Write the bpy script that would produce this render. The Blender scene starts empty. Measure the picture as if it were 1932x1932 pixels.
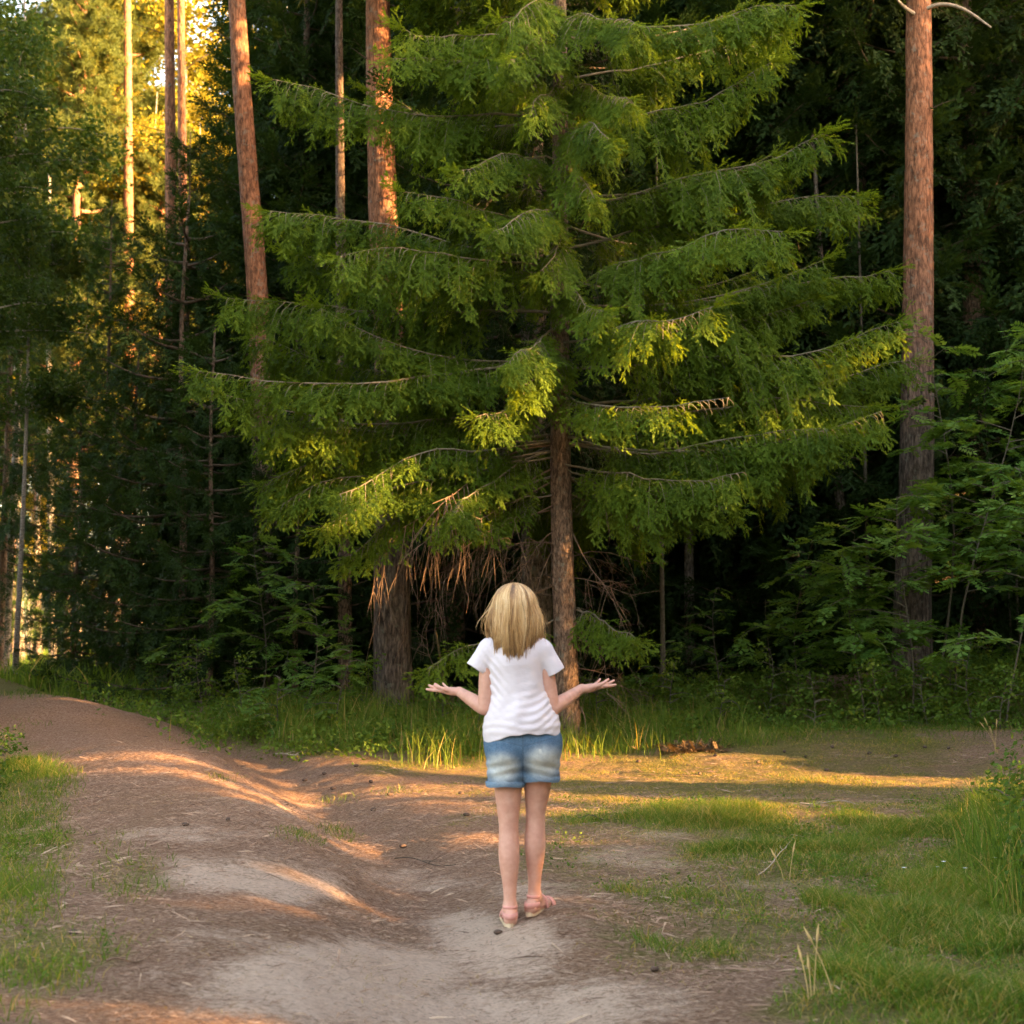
import bpy, math
import numpy as np
from mathutils import Vector

rad = math.radians
sc = bpy.context.scene
COL = sc.collection

# ------------------------------------------------------------------ camera
F, CEN, CAMZ = 2654.0, 966.0, 1.41          # focal length / centre in units of a 1932 px frame
PITCH = math.atan(234.0 / F)
cd = bpy.data.cameras.new("camera")
cam = bpy.data.objects.new("camera", cd)
COL.objects.link(cam)
cam.location = (0, 0, CAMZ)
cam.rotation_euler = (math.pi / 2 + PITCH, 0, 0)
cd.sensor_width = 36.0
cd.lens = 36.0 * F / 1932.0
cd.clip_end = 1000
cd.dof.use_dof = True
cd.dof.focus_distance = 10.5
cd.dof.aperture_fstop = 3.2
sc.camera = cam

# ------------------------------------------------------------------ sky, sun, exposure
SUN_EL, SUN_BACK = rad(11.0), rad(18.0)     # low sun from the right, a little behind the camera
SUN = np.array([math.cos(SUN_BACK) * math.cos(SUN_EL), -math.sin(SUN_BACK) * math.cos(SUN_EL), math.sin(SUN_EL)])
world = bpy.data.worlds.new("World")
sc.world = world
world.use_nodes = True
wt = world.node_tree
wt.nodes.clear()
wo = wt.nodes.new("ShaderNodeOutputWorld")
bg = wt.nodes.new("ShaderNodeBackground")
sky = wt.nodes.new("ShaderNodeTexSky")
sky.sky_type = 'NISHITA'
sky.sun_disc = False
sky.sun_elevation = SUN_EL
sky.sun_rotation = math.atan2(SUN[0], SUN[1])
sky.air_density = 1.0
sky.dust_density = 3.0
sky.ozone_density = 0.6
wm = wt.nodes.new("ShaderNodeMix")
wm.data_type = 'RGBA'
wm.blend_type = 'MULTIPLY'
wm.inputs[0].default_value = 1.0
wm.inputs[7].default_value = (1.0, 0.82, 0.71, 1)
wt.links.new(sky.outputs[0], wm.inputs[6])
wt.links.new(wm.outputs[2], bg.inputs[0])
bg.inputs[1].default_value = 0.15
wt.links.new(bg.outputs[0], wo.inputs[0])
ld = bpy.data.lights.new("sun", 'SUN')
ld.energy = 2.8
ld.angle = rad(0.5)
ld.color = (1.0, 0.56, 0.22)
sun = bpy.data.objects.new("sun", ld)
COL.objects.link(sun)
sun.rotation_euler = Vector(SUN).to_track_quat('Z', 'Y').to_euler()
sun.location = (30, -10, 20)
sc.view_settings.view_transform = 'Standard'
sc.view_settings.look = 'None'
sc.view_settings.gamma = 1.0
sc.view_settings.use_curve_mapping = False
sc.view_settings.exposure = 4.0
sc.cycles.max_bounces = 6
sc.cycles.transparent_max_bounces = 4

# ------------------------------------------------------------------ helpers
def nrm(a):
    a = np.asarray(a, float)
    return a / np.maximum(np.linalg.norm(a, axis=-1, keepdims=True), 1e-9)

def P(px, py, Y):
    """the world point at depth Y that stands where (px, py) of the photograph (1932 wide) shows it"""
    c, s = math.cos(PITCH), math.sin(PITCH)
    u = CEN - py
    d = np.array([px - CEN, F * c - u * s, F * s + u * c])
    return np.array([0, 0, CAMZ]) + d * (Y / d[1])

def pix(p):
    c, s = math.cos(PITCH), math.sin(PITCH)
    y, z = p[..., 1], p[..., 2] - CAMZ
    fw = np.maximum(y * c + z * s, 0.05)
    up = -y * s + z * c
    return CEN + F * p[..., 0] / fw, CEN - F * up / fw

def hash2(xi, yi, seed):
    n = (xi * 374761393 + yi * 668265263 + seed * 69069) & 0xffffffff
    n = ((n ^ (n >> 13)) * 1274126177) & 0xffffffff
    n = n ^ (n >> 16)
    return (n & 0xffff) / 65535.0

def vnoise(x, y, seed=0):
    x, y = np.asarray(x, float), np.asarray(y, float)
    xi, yi = np.floor(x).astype(np.int64), np.floor(y).astype(np.int64)
    fx, fy = x - xi, y - yi
    fx, fy = fx * fx * (3 - 2 * fx), fy * fy * (3 - 2 * fy)
    a, b = hash2(xi, yi, seed), hash2(xi + 1, yi, seed)
    c, d = hash2(xi, yi + 1, seed), hash2(xi + 1, yi + 1, seed)
    return (a * (1 - fx) + b * fx) * (1 - fy) + (c * (1 - fx) + d * fx) * fy

def fbm(x, y, seed=0, oct=4):
    r, a, t = 0, 1.0, 0
    for i in range(oct):
        r = r + a * vnoise(x * 2 ** i, y * 2 ** i, seed + i * 17)
        t += a
        a *= 0.5
    return r / t

def sstep(a, b, x):
    t = np.clip((x - a) / (b - a), 0, 1)
    return t * t * (3 - 2 * t)

def mesh_data(name, V, faces, mat=None, smooth=False, attrs=None):
    """faces: an (n,k) array or a list of such arrays; attrs: {name: per-vertex floats}"""
    V = np.ascontiguousarray(V, np.float32).reshape(-1, 3)
    if not isinstance(faces, (list, tuple)):
        faces = [faces]
    faces = [np.asarray(f, np.int32) for f in faces if len(f)]
    me = bpy.data.meshes.new(name)
    me.vertices.add(len(V))
    me.vertices.foreach_set("co", V.ravel())
    tot = np.concatenate([np.full(len(f), f.shape[1], np.int32) for f in faces])
    loops = np.concatenate([f.ravel() for f in faces])
    me.loops.add(len(loops))
    me.loops.foreach_set("vertex_index", loops)
    me.polygons.add(len(tot))
    me.polygons.foreach_set("loop_start", np.concatenate([[0], np.cumsum(tot)[:-1]]).astype(np.int32))
    me.polygons.foreach_set("loop_total", tot)
    if smooth:
        me.polygons.foreach_set("use_smooth", np.ones(len(tot), bool))
    for k, v in (attrs or {}).items():
        a = me.attributes.new(k, 'FLOAT', 'POINT')
        a.data.foreach_set("value", np.ascontiguousarray(v, np.float32).ravel())
    me.update(calc_edges=True)
    if mat:
        me.materials.append(mat)
    return me

def link(name, data, parent=None, loc=None):
    o = bpy.data.objects.new(name, data)
    COL.objects.link(o)
    if parent is not None:
        o.parent = parent
    if loc is not None:
        o.location = loc
    return o

def tag(o, label=None, cat=None, group=None, kind=None):
    if label: o["label"] = label
    if cat: o["category"] = cat
    if group: o["group"] = group
    if kind: o["kind"] = kind
    return o

def thing(name, loc, label, cat, group=None, rz=0.0):
    o = link(name, None, None, loc)
    o.rotation_euler = (0, 0, rz)
    return tag(o, label, cat, group)

def tubes(Pn, R, sides=4):
    """(N,m,3) polylines with (N,m) radii -> verts, quads"""
    Pn = np.asarray(Pn, float)
    N, m, _ = Pn.shape
    T = nrm(np.gradient(Pn, axis=1))
    ref = np.where(np.abs(T[..., 2:3]) < 0.85, np.array([0, 0, 1.0]), np.array([1.0, 0, 0]))
    ref = np.broadcast_to(np.median(ref, axis=1, keepdims=True), T.shape)
    n1 = nrm(np.cross(T, ref))
    n2 = np.cross(T, n1)
    a = np.linspace(0, 2 * np.pi, sides, endpoint=False)
    ring = n1[:, :, None] * np.cos(a)[:, None] + n2[:, :, None] * np.sin(a)[:, None]
    V = Pn[:, :, None] + ring * np.asarray(R)[:, :, None, None]
    idx = np.arange(N * m * sides).reshape(N, m, sides)
    nx = np.roll(idx, -1, axis=2)
    Q = np.stack([idx[:, :-1], nx[:, :-1], nx[:, 1:], idx[:, 1:]], -1).reshape(-1, 4)
    return V.reshape(-1, 3), Q

def join(parts):
    V, Fs, n = [], [], 0
    for v, f in parts:
        V.append(v)
        Fs.append(np.asarray(f) + n)
        n += len(v)
    return np.concatenate(V), np.concatenate(Fs)

def resample(pts, n):
    pts = np.asarray(pts, float)
    # smooth by Catmull-like refinement, then even spacing
    for _ in range(2):
        if len(pts) > 2:
            q = [pts[0]]
            for a, b in zip(pts[:-1], pts[1:]):
                q += [a * .75 + b * .25, a * .25 + b * .75]
            pts = np.array(q + [pts[-1]])
    d = np.concatenate([[0], np.cumsum(np.linalg.norm(np.diff(pts, axis=0), axis=1))])
    s = np.linspace(0, d[-1], n)
    return np.stack([np.interp(s, d, pts[:, k]) for k in range(3)], 1)

# ------------------------------------------------------------------ materials
def new_mat(name):
    m = bpy.data.materials.new(name)
    m.use_nodes = True
    nt = m.node_tree
    b = nt.nodes["Principled BSDF"]
    return m, nt, b

def N(nt, typ, **kw):
    n = nt.nodes.new(typ)
    for k, v in kw.items():
        setattr(n, k, v)
    return n

def ramp(nt, src, stops):
    r = N(nt, "ShaderNodeValToRGB")
    e = r.color_ramp.elements
    while len(e) < len(stops):
        e.new(0.5)
    for el, (p, c) in zip(e, stops):
        el.position = p
        el.color = (*c, 1)
    nt.links.new(src, r.inputs[0])
    return r.outputs[0]

def noise_tex(nt, scale, detail=4, rough=0.6, vec=None, coord="Object"):
    n = N(nt, "ShaderNodeTexNoise")
    n.inputs["Scale"].default_value = scale
    n.inputs["Detail"].default_value = detail
    n.inputs["Roughness"].default_value = rough
    if vec is None:
        tc = N(nt, "ShaderNodeTexCoord")
        vec = tc.outputs[coord]
    nt.links.new(vec, n.inputs["Vector"])
    return n.outputs["Fac"]

def mixc(nt, fac, a, b, typ='MIX'):
    m = N(nt, "ShaderNodeMix")
    m.data_type = 'RGBA'
    m.blend_type = typ
    for i, s in ((0, fac), (6, a), (7, b)):
        if hasattr(s, "links"):
            nt.links.new(s, m.inputs[i])
        else:
            m.inputs[i].default_value = s if i == 0 else (*s, 1)
    return m.outputs[2]

def math_n(nt, op, a, b=None, clamp=False):
    m = N(nt, "ShaderNodeMath", operation=op)
    m.use_clamp = clamp
    for i, s in ((0, a), (1, b)):
        if s is None:
            continue
        if hasattr(s, "links"):
            nt.links.new(s, m.inputs[i])
        else:
            m.inputs[i].default_value = s
    return m.outputs[0]

def bump(nt, b, src, strength, dist):
    bp = N(nt, "ShaderNodeBump")
    bp.inputs["Strength"].default_value = strength
    bp.inputs["Distance"].default_value = dist
    nt.links.new(src, bp.inputs["Height"])
    nt.links.new(bp.outputs[0], b.inputs["Normal"])

def attr(nt, name):
    a = N(nt, "ShaderNodeAttribute")
    a.attribute_name = name
    return a.outputs["Fac"]

def leaf_mat(name, stops, trans=0.35, rough=0.6, tcol=None):
    """leaves: a colour ramp over each spray's own tint, with light let through"""
    m, nt, b = new_mat(name)
    c = ramp(nt, attr(nt, "tint"), stops)
    nt.links.new(c, b.inputs["Base Color"])
    b.inputs["Roughness"].default_value = rough
    b.inputs["Specular IOR Level"].default_value = 0.10
    t = N(nt, "ShaderNodeBsdfTranslucent")
    tc = mixc(nt, 1.0, c, tcol or (1.6, 1.35, 0.5), 'MULTIPLY')
    nt.links.new(tc, t.inputs[0])
    mx = N(nt, "ShaderNodeMixShader")
    mx.inputs[0].default_value = trans
    nt.links.new(b.outputs[0], mx.inputs[1])
    nt.links.new(t.outputs[0], mx.inputs[2])
    nt.links.new(mx.outputs[0], nt.nodes["Material Output"].inputs[0])
    return m

M = {}
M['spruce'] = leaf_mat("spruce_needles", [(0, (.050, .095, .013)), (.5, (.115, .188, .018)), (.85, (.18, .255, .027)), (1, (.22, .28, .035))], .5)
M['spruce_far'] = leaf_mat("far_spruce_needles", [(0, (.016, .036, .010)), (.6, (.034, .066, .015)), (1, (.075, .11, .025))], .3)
M['pine'] = leaf_mat("pine_needles", [(0, (.05, .075, .025)), (.6, (.10, .13, .035)), (1, (.17, .18, .045))], .4)
M['rowan'] = leaf_mat("rowan_leaves", [(0, (.07, .155, .028)), (.6, (.14, .25, .048)), (1, (.21, .31, .065))], .48)
M['broad'] = leaf_mat("broad_leaves", [(0, (.035, .085, .014)), (.6, (.08, .15, .022)), (1, (.16, .20, .03))], .42)
M['broad_dark'] = leaf_mat("shade_leaves", [(0, (.022, .048, .010)), (.6, (.045, .082, .015)), (1, (.09, .115, .022))], .35)  # darker copy of the broad leaves, shade put into the colour
M['cover'] = leaf_mat("ground_cover_leaves", [(0, (.06, .12, .02)), (.6, (.13, .21, .03)), (1, (.24, .29, .045))], .48)
M['gold'] = leaf_mat("sunlit_gold_leaves", [(0, (.12, .13, .02)), (.6, (.24, .22, .03)), (1, (.34, .28, .04))], .5)  # the gold of sunlight is put into the leaf colour
M['grass'] = leaf_mat("grass_blades", [(0, (.055, .118, .016)), (.45, (.122, .200, .026)), (.8, (.20, .255, .042)), (.9, (.38, .28, .09)), (1, (.50, .38, .17))], .45)
M['dry'] = leaf_mat("dry_grass", [(0, (.28, .19, .075)), (.6, (.42, .30, .13)), (1, (.5, .40, .2))], .3)
M['litter'] = leaf_mat("needle_litter", [(0, (.13, .08, .05)), (.5, (.32, .20, .13)), (1, (.55, .39, .26))], .05)

def bark_mat(name, low, high, z0, z1, dark, scale=(14, 14, 3.2), lichen=0.0):
    """bark: a plated lower stem and, for pine, the flaky orange bark it grows higher up"""
    m, nt, b = new_mat(name)
    tc = N(nt, "ShaderNodeTexCoord")
    mp = N(nt, "ShaderNodeMapping")
    mp.inputs["Scale"].default_value = scale
    nt.links.new(tc.outputs["Object"], mp.inputs[0])
    n1 = noise_tex(nt, 1.6, 6, .65, mp.outputs[0])
    vo = N(nt, "ShaderNodeTexVoronoi", feature='DISTANCE_TO_EDGE')
    vo.inputs["Scale"].default_value = 1.3
    nv = N(nt, "ShaderNodeTexNoise")
    nv.inputs["Scale"].default_value = 1.1
    nv.inputs["Detail"].default_value = 4
    nt.links.new(mp.outputs[0], nv.inputs["Vector"])
    wv = N(nt, "ShaderNodeVectorMath", operation='MULTIPLY_ADD')
    nt.links.new(nv.outputs["Color"], wv.inputs[0])
    wv.inputs[1].default_value = (1.5, 1.5, 1.5)
    nt.links.new(mp.outputs[0], wv.inputs[2])
    nt.links.new(wv.outputs[0], vo.inputs["Vector"])
    crack = ramp(nt, vo.outputs["Distance"], [(.0, (1, 1, 1)), (.14, (0, 0, 0))])
    sx = N(nt, "ShaderNodeSeparateXYZ")
    nt.links.new(tc.outputs["Object"], sx.inputs[0])
    zz = math_n(nt, 'ADD', sx.outputs[2], math_n(nt, 'MULTIPLY', math_n(nt, 'SUBTRACT', n1, .5), 2.2))
    hz = N(nt, "ShaderNodeMapRange")
    hz.inputs[1].default_value, hz.inputs[2].default_value = z0, z1
    nt.links.new(zz, hz.inputs[0])
    lo = ramp(nt, n1, [(.36, tuple(c * .35 for c in low)), (.5, low), (.64, tuple(min(1, c * 1.8) for c in low))])
    hi = ramp(nt, n1, [(.36, tuple(c * .38 for c in high)), (.5, high), (.66, tuple(min(1, c * 1.5) for c in high))])
    c = mixc(nt, hz.outputs[0], lo, hi)
    c = mixc(nt, math_n(nt, 'MULTIPLY', crack, .55), c, dark)
    if lichen:
        n2 = noise_tex(nt, 9, 5, .7, tc.outputs["Object"])
        lm = ramp(nt, n2, [(.56, (0, 0, 0)), (.66, (lichen,) * 3)])
        c = mixc(nt, lm, c, (.27, .28, .22))
    nt.links.new(c, b.inputs["Base Color"])
    b.inputs["Roughness"].default_value = .9
    b.inputs["Specular IOR Level"].default_value = .15
    bump(nt, b, math_n(nt, 'ADD', n1, math_n(nt, 'MULTIPLY', vo.outputs["Distance"], .8)), .9, .03)
    return m

M['pinebark'] = bark_mat("pine_bark", (.17, .13, .105), (.34, .15, .078), 3.3, 6.3, (.03, .02, .015), lichen=.5)
M['sprucebark'] = bark_mat("spruce_bark", (.23, .15, .10), (.18, .125, .09), 3, 8, (.04, .025, .018), (22, 22, 7), lichen=.45)
M['greybark'] = bark_mat("grey_spruce_bark", (.21, .17, .13), (.19, .15, .12), 3, 8, (.035, .03, .02), (18, 18, 6), lichen=.8)
M['birchbark'] = bark_mat("pale_bark", (.30, .25, .2), (.34, .3, .25), 1, 3, (.05, .04, .03), (9, 9, 22), lichen=.3)

def plain_mat(name, col, rough=.8, var=.35, scale=25):
    m, nt, b = new_mat(name)
    c = ramp(nt, noise_tex(nt, scale), [(.3, tuple(x * (1 - var) for x in col)), (.7, tuple(min(1, x * (1 + var)) for x in col))])
    nt.links.new(c, b.inputs["Base Color"])
    b.inputs["Roughness"].default_value = rough
    b.inputs["Specular IOR Level"].default_value = .2
    return m
M['twig'] = plain_mat("twig_wood", (.11, .08, .055))
M['lichentwig'] = plain_mat("lichen_bough", (.19, .16, .11), scale=18)
M['deadtwig'] = plain_mat("dead_twig", (.19, .125, .08), scale=14)
M['stem'] = plain_mat("shrub_stem", (.12, .10, .07))
M['cone'] = plain_mat("cone_scales", (.10, .068, .05), scale=60)
M['palestick'] = plain_mat("pale_stick", (.42, .33, .24))

# ------------------------------------------------------------------ terrain
CTRL = np.array([
    # x, y, z
    (0, 4, 0), (-3, 4, .10), (3, 4, .0), (-6, 5, .2), (6, 5, .1), (-12, 5, .2), (12, 5, .2), (0, -5, 0), (-12, -5, .1), (12, -5, .1),
    (.1, 7, 0), (2, 7, 0), (3.4, 8, .03), (7, 9, .1), (.5, 10, 0), (3, 11, .03), (-3, 8, .12), (-6, 10, .22),
    (.7, 13.5, .03), (.7, 17, .13), (4, 13.5, .06), (7, 14, .16), (6, 16, .32), (3.4, 17, .28), (12, 14, .3),
    (3, 20.5, .62), (6, 20.5, .92), (9, 22, 1.1), (14, 22, 1.2), (0, 21, .35), (-1.7, 19, .32), (-3.5, 19, .30), (-5.5, 21, .32),
    (-4, 15, .16), (-7, 17, .42), (-9, 23, .48), (-13, 24, .5), (-12, 15, .4), (-13, 32, .30), (-8, 28, .28), (-3, 27, .5), (3, 28, .9), (9, 30, 1.2),
    (-20, 40, .4), (0, 45, .8), (20, 45, 1.2), (-40, 20, .5), (40, 20, 1.2), (-30, 70, .6), (0, 80, .9), (30, 70, 1.2), (0, -40, 0), (0, 130, 1), (-100, 60, .8), (100, 60, 1.2)], float)
RUT = np.array([(.05, 3.6), (-.08, 5.2), (-.38, 6.9), (-.80, 9.4), (-1.25, 11), (-1.95, 13.1), (-2.8, 15.6), (-4.0, 18.4), (-6.2, 22), (-10, 26)], float)
RUT_D = [.10, .13, .16, .20, .20, .19, .16, .14, .1, .0]
RIDGE = np.array([(-1.0, 4.2), (-1.15, 6), (-1.45, 7.8), (-1.95, 9.4), (-2.55, 11.0), (-3.4, 12.8), (-5.2, 17), (-8.6, 22.5), (-12, 26)], float)
RIDGE_D = [.04, .10, .14, .17, .20, .24, .28, .32, .1]

def poly_dist(x, y, pl, val):
    best = np.full(np.shape(x), 1e9)
    out = np.zeros(np.shape(x))
    for (a, b, va, vb) in zip(pl[:-1], pl[1:], val[:-1], val[1:]):
        d = b - a
        t = np.clip(((x - a[0]) * d[0] + (y - a[1]) * d[1]) / (d @ d), 0, 1)
        q = np.hypot(x - a[0] - t * d[0], y - a[1] - t * d[1])
        m = q < best
        best = np.where(m, q, best)
        out = np.where(m, va + (vb - va) * t, out)
    return best, out

def H(x, y, fine=True):
    x, y = np.asarray(x, float), np.asarray(y, float)
    num, den = 0, 0
    for cx, cy, cz in CTRL:
        w = 1.0 / ((x - cx) ** 2 + (y - cy) ** 2 + 1.2) ** 2
        num, den = num + w * cz, den + w
    z = num / den
    d, v = poly_dist(x, y, RUT, RUT_D)
    z = z - v * np.exp(-(d / .48) ** 2)
    d, v = poly_dist(x, y, RIDGE, RIDGE_D)
    z = z + v * np.exp(-(d / .95) ** 2)
    z = z + .09 * (fbm(x * .55, y * .55, 3, 3) - .5)
    z = z + .085 * np.exp(-(((x - .18) / .55) ** 2 + ((y - 7.0) / .8) ** 2))
    # low bank of trodden earth on the near side of the right-hand track
    z = z + .05 * np.exp(-((y - 11.2 + .1 * x) / .5) ** 2) * sstep(.3, 1.5, x) * sstep(6, 3.5, x)
    if fine:
        z = z + .045 * (fbm(x * 2.3, y * 2.3, 11, 4) - .5) + .024 * (fbm(x * 8, y * 8, 23, 3) - .5)
    return z

def ground_at(px, py, ymax=70):
    Y = np.arange(3.2, ymax, .04)
    c, s = math.cos(PITCH), math.sin(PITCH)
    u = CEN - py
    d = np.array([px - CEN, F * c - u * s, F * s + u * c])
    x, z = d[0] / d[1] * Y, CAMZ + d[2] / d[1] * Y
    h = H(x, Y)
    k = np.argmax(z < h) if (z < h).any() else len(Y) - 1
    return np.array([x[k], Y[k], h[k]])

def soft(px, py, blobs):
    """soft ellipses (cx, cy, rx, ry, weight)"""
    r = np.zeros(np.shape(px))
    for cx, cy, rx, ry, w in blobs:
        q = ((px - cx) / rx) ** 2 + ((py - cy) / ry) ** 2
        r = np.maximum(r, w * np.exp(-q * q * .7))
    return r

SAND = [(930, 1770, 130, 45, .95), (640, 1850, 240, 75, .9), (830, 1920, 300, 60, .8), (1150, 1900, 150, 55, .85), (960, 1820, 90, 40, .7), (420, 1650, 130, 34, .6), (560, 1670, 120, 40, .6),
        (1200, 1620, 110, 20, .55), (1270, 1572, 90, 12, .5), (330, 1575, 120, 16, .5), (1450, 1665, 60, 12, .5), (530, 1530, 60, 12, .4),
        (760, 1660, 120, 25, .35), (430, 1780, 150, 30, .4), (1010, 1690, 70, 25, .4), (1640, 1790, 60, 12, .3)]
GRASS = [(1830, 1810, 330, 180, 1), (1600, 1910, 180, 60, .8), (1640, 1700, 170, 40, .75), (1890, 1600, 150, 120, 1), (1450, 1690, 150, 30, .35), (1300, 1790, 90, 30, .28),
         (20, 1600, 120, 190, .75), (60, 1800, 130, 90, .6), (170, 1790, 110, 50, .45), (230, 1650, 90, 60, .5), (40, 1480, 120, 45, .8), (20, 1900, 80, 40, .5),
         (1450, 1500, 520, 110, .62), (1600, 1600, 380, 90, .66), (1150, 1590, 170, 80, .52), (1500, 1405, 480, 26, .62), (1740, 1500, 200, 30, .5), (1400, 1650, 260, 60, .42), (1250, 1480, 260, 18, .3), (1350, 1740, 260, 110, .58), (1500, 1400, 400, 30, .4),
         (1500, 1345, 480, 42, 1), (1850, 1310, 200, 55, 1), (1150, 1400, 110, 32, .8), (1550, 1395, 380, 20, .45),
         (690, 1385, 240, 40, 1), (820, 1440, 130, 26, .7), (470, 1385, 90, 30, .6), (960, 1450, 150, 30, .55), (860, 1500, 120, 22, .4), (880, 1545, 60, 16, .3),
         (60, 1285, 220, 24, 1), (600, 1575, 70, 20, .25), (640, 1510, 50, 12, .2), (430, 1465, 40, 10, .2)]

def sand_mask(x, y, z):
    px, py = pix(np.stack([x, y, z], -1))
    n = fbm(x * 2.2, y * 2.2, 41, 4)
    m = soft(px, py, SAND) * 1.25
    return np.clip(m + (n - .5) * 1.2 * (m > .02), 0, 1) * (y > 2.5) * (y < 22)

def grass_mask(x, y, z):
    px, py = pix(np.stack([x, y, z], -1))
    m = soft(px, py, GRASS)
    out = (y < 3.5) | (px < -60) | (px > 2000) | (y > 24)
    d, _ = poly_dist(x, y, RIDGE, RIDGE_D)
    far = sstep(1.2, 2.6, d)
    m = np.where(out, far * .9, m)
    n = fbm(x * 1.4, y * 1.4, 57, 4)
    return np.clip(m * 1.25 + (n - .5) * .9 * (m > .03), 0, 1)

def axis(dense0, dense1, step, lo, hi, growth=1.12):
    a = list(np.arange(dense0, dense1 + 1e-6, step))
    s, v = step, a[-1]
    while v < hi:
        s *= growth
        v += s
        a.append(v)
    s, v = step, a[0]
    pre = []
    while v > lo:
        s *= growth
        v -= s
        pre.append(v)
    return np.array(pre[::-1] + a)

gx, gy = axis(-5.5, 5.5, .035, -260, 260), axis(4.2, 17, .04, -80, 330)
GX, GY = np.meshgrid(gx, gy, indexing='ij')
GZ = H(GX, GY)
GV = np.stack([GX, GY, GZ], -1)
sandm, grassm = sand_mask(GX, GY, GZ), grass_mask(GX, GY, GZ)
ni, nj = GX.shape
gi = np.arange(ni * nj).reshape(ni, nj)
GQ = np.stack([gi[:-1, :-1], gi[1:, :-1], gi[1:, 1:], gi[:-1, 1:]], -1).reshape(-1, 4)

m, nt, b = new_mat("earth_and_needles")
tc = N(nt, "ShaderNodeTexCoord")
mp = N(nt, "ShaderNodeMapping")
mp.inputs["Rotation"].default_value = (0, 0, rad(25))
mp.inputs["Scale"].default_value = (1, 2.6, 1)
nt.links.new(tc.outputs["Object"], mp.inputs[0])
nA = noise_tex(nt, 5, 8, .72, mp.outputs[0])
nB = noise_tex(nt, 38, 6, .75, mp.outputs[0])
nC = noise_tex(nt, 1.3, 5, .6, tc.outputs["Object"])
nD = noise_tex(nt, 120, 3, .7, tc.outputs["Object"])
litter = ramp(nt, nB, [(.37, (.10, .056, .036)), (.46, (.30, .18, .115)), (.54, (.43, .27, .178)), (.63, (.60, .43, .32))])
litter = mixc(nt, ramp(nt, nC, [(.4, (0, 0, 0)), (.65, (.7, .7, .7))]), litter, ramp(nt, nB, [(.36, (.14, .08, .047)), (.5, (.32, .195, .115)), (.64, (.50, .34, .20))]))
sandc = ramp(nt, nB, [(.36, (.44, .285, .19)), (.46, (.78, .57, .42)), (.62, (.87, .68, .525))])
sandc = mixc(nt, ramp(nt, nD, [(.5, (0, 0, 0)), (.75, (.4, .4, .4))]), sandc, (.33, .225, .16))
sfac = math_n(nt, 'ADD', attr(nt, "sand"), math_n(nt, 'MULTIPLY', math_n(nt, 'SUBTRACT', nA, .5), 1.7))
sfac = math_n(nt, 'ADD', sfac, math_n(nt, 'MULTIPLY', math_n(nt, 'SUBTRACT', nB, .5), 1.3))
sfac = ramp(nt, sfac, [(.25, (0, 0, 0)), (.85, (1, 1, 1))])
base = mixc(nt, sfac, litter, sandc)
moss = ramp(nt, nB, [(.36, (.07, .08, .016)), (.5, (.17, .17, .038)), (.64, (.33, .28, .085))])
gfac = math_n(nt, 'ADD', attr(nt, "grass"), math_n(nt, 'MULTIPLY', math_n(nt, 'SUBTRACT', nA, .5), 1.6))
gfac = ramp(nt, gfac, [(.3, (0, 0, 0)), (.85, (.85, .85, .85))])
base = mixc(nt, gfac, base, moss)
nt.links.new(base, b.inputs["Base Color"])
b.inputs["Roughness"].default_value = .95
b.inputs["Specular IOR Level"].default_value = .1
bump(nt, b, math_n(nt, 'ADD', nB, math_n(nt, 'MULTIPLY', nA, 1.5)), 1.0, .05)
M['ground'] = m

dT, _ = poly_dist(GX, GY, np.array([(-.4, 2), (-.5, 5), (-.9, 8), (-1.9, 11), (-3.2, 14), (-5.2, 18), (-9, 23), (-14, 27)], float), [0] * 8)
dR, _ = poly_dist(GX, GY, np.array([(-.3, 6), (1, 8.6), (2.2, 11.5), (4.5, 13.2), (8, 13.3), (16, 12)], float), [0] * 6)
wT = np.interp(GY, [4, 8, 14, 20], [1.9, 1.9, 1.6, 1.3])
pathm = (dT < wT + .5 * (fbm(GX, GY, 77) - .5)) | (dR < 1.15 + .5 * (fbm(GX, GY, 78) - .5))
pathm &= (GY > 2) & (GY < 30)
pf = pathm.ravel()[GQ].sum(1) >= 2
for nm, sel in (("ground", ~pf), ("dirt_track", pf)):
    q = GQ[sel]
    u, inv = np.unique(q, return_inverse=True)
    me = mesh_data(nm, GV.reshape(-1, 3)[u], inv.reshape(-1, 4), M['ground'], True, {"sand": sandm.ravel()[u], "grass": grassm.ravel()[u]})
    tag(link(nm, me), kind="structure")

# ------------------------------------------------------------------ beams: foliage is cut away along these to let the low sun through
SU = np.array([math.sin(SUN_BACK), math.cos(SUN_BACK), 0.0])
SV = nrm(np.array([0, 0, 1.0]) - SUN * SUN[2])
BEAMS = []
def beam(p, ru, rv, k=.5):
    BEAMS.append((p @ SU, p @ SV, p @ SUN, ru, rv, k))
def beam_line(pxs, ru, rv, n=8, k=.38):
    """a strip of ground between photograph points that the sun reaches"""
    pxs = np.array(pxs, float)
    s = np.linspace(0, len(pxs) - 1, n)
    for a in s:
        beam(ground_at(np.interp(a, range(len(pxs)), pxs[:, 0]), np.interp(a, range(len(pxs)), pxs[:, 1])), ru * .75, rv * .8, k)
def in_beams(pts, pad):
    if not len(pts):
        return np.zeros(0, bool)
    u, v, w = pts @ SU, pts @ SV, pts @ SUN
    r = np.zeros(len(pts), bool)
    for bu, bv, bw, ru, rv, k in BEAMS:
        r |= (np.abs(u - bu) < ru + pad * k) & (np.abs(v - bv) < rv + pad * k) & (w > bw + .25)
    return r

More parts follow.
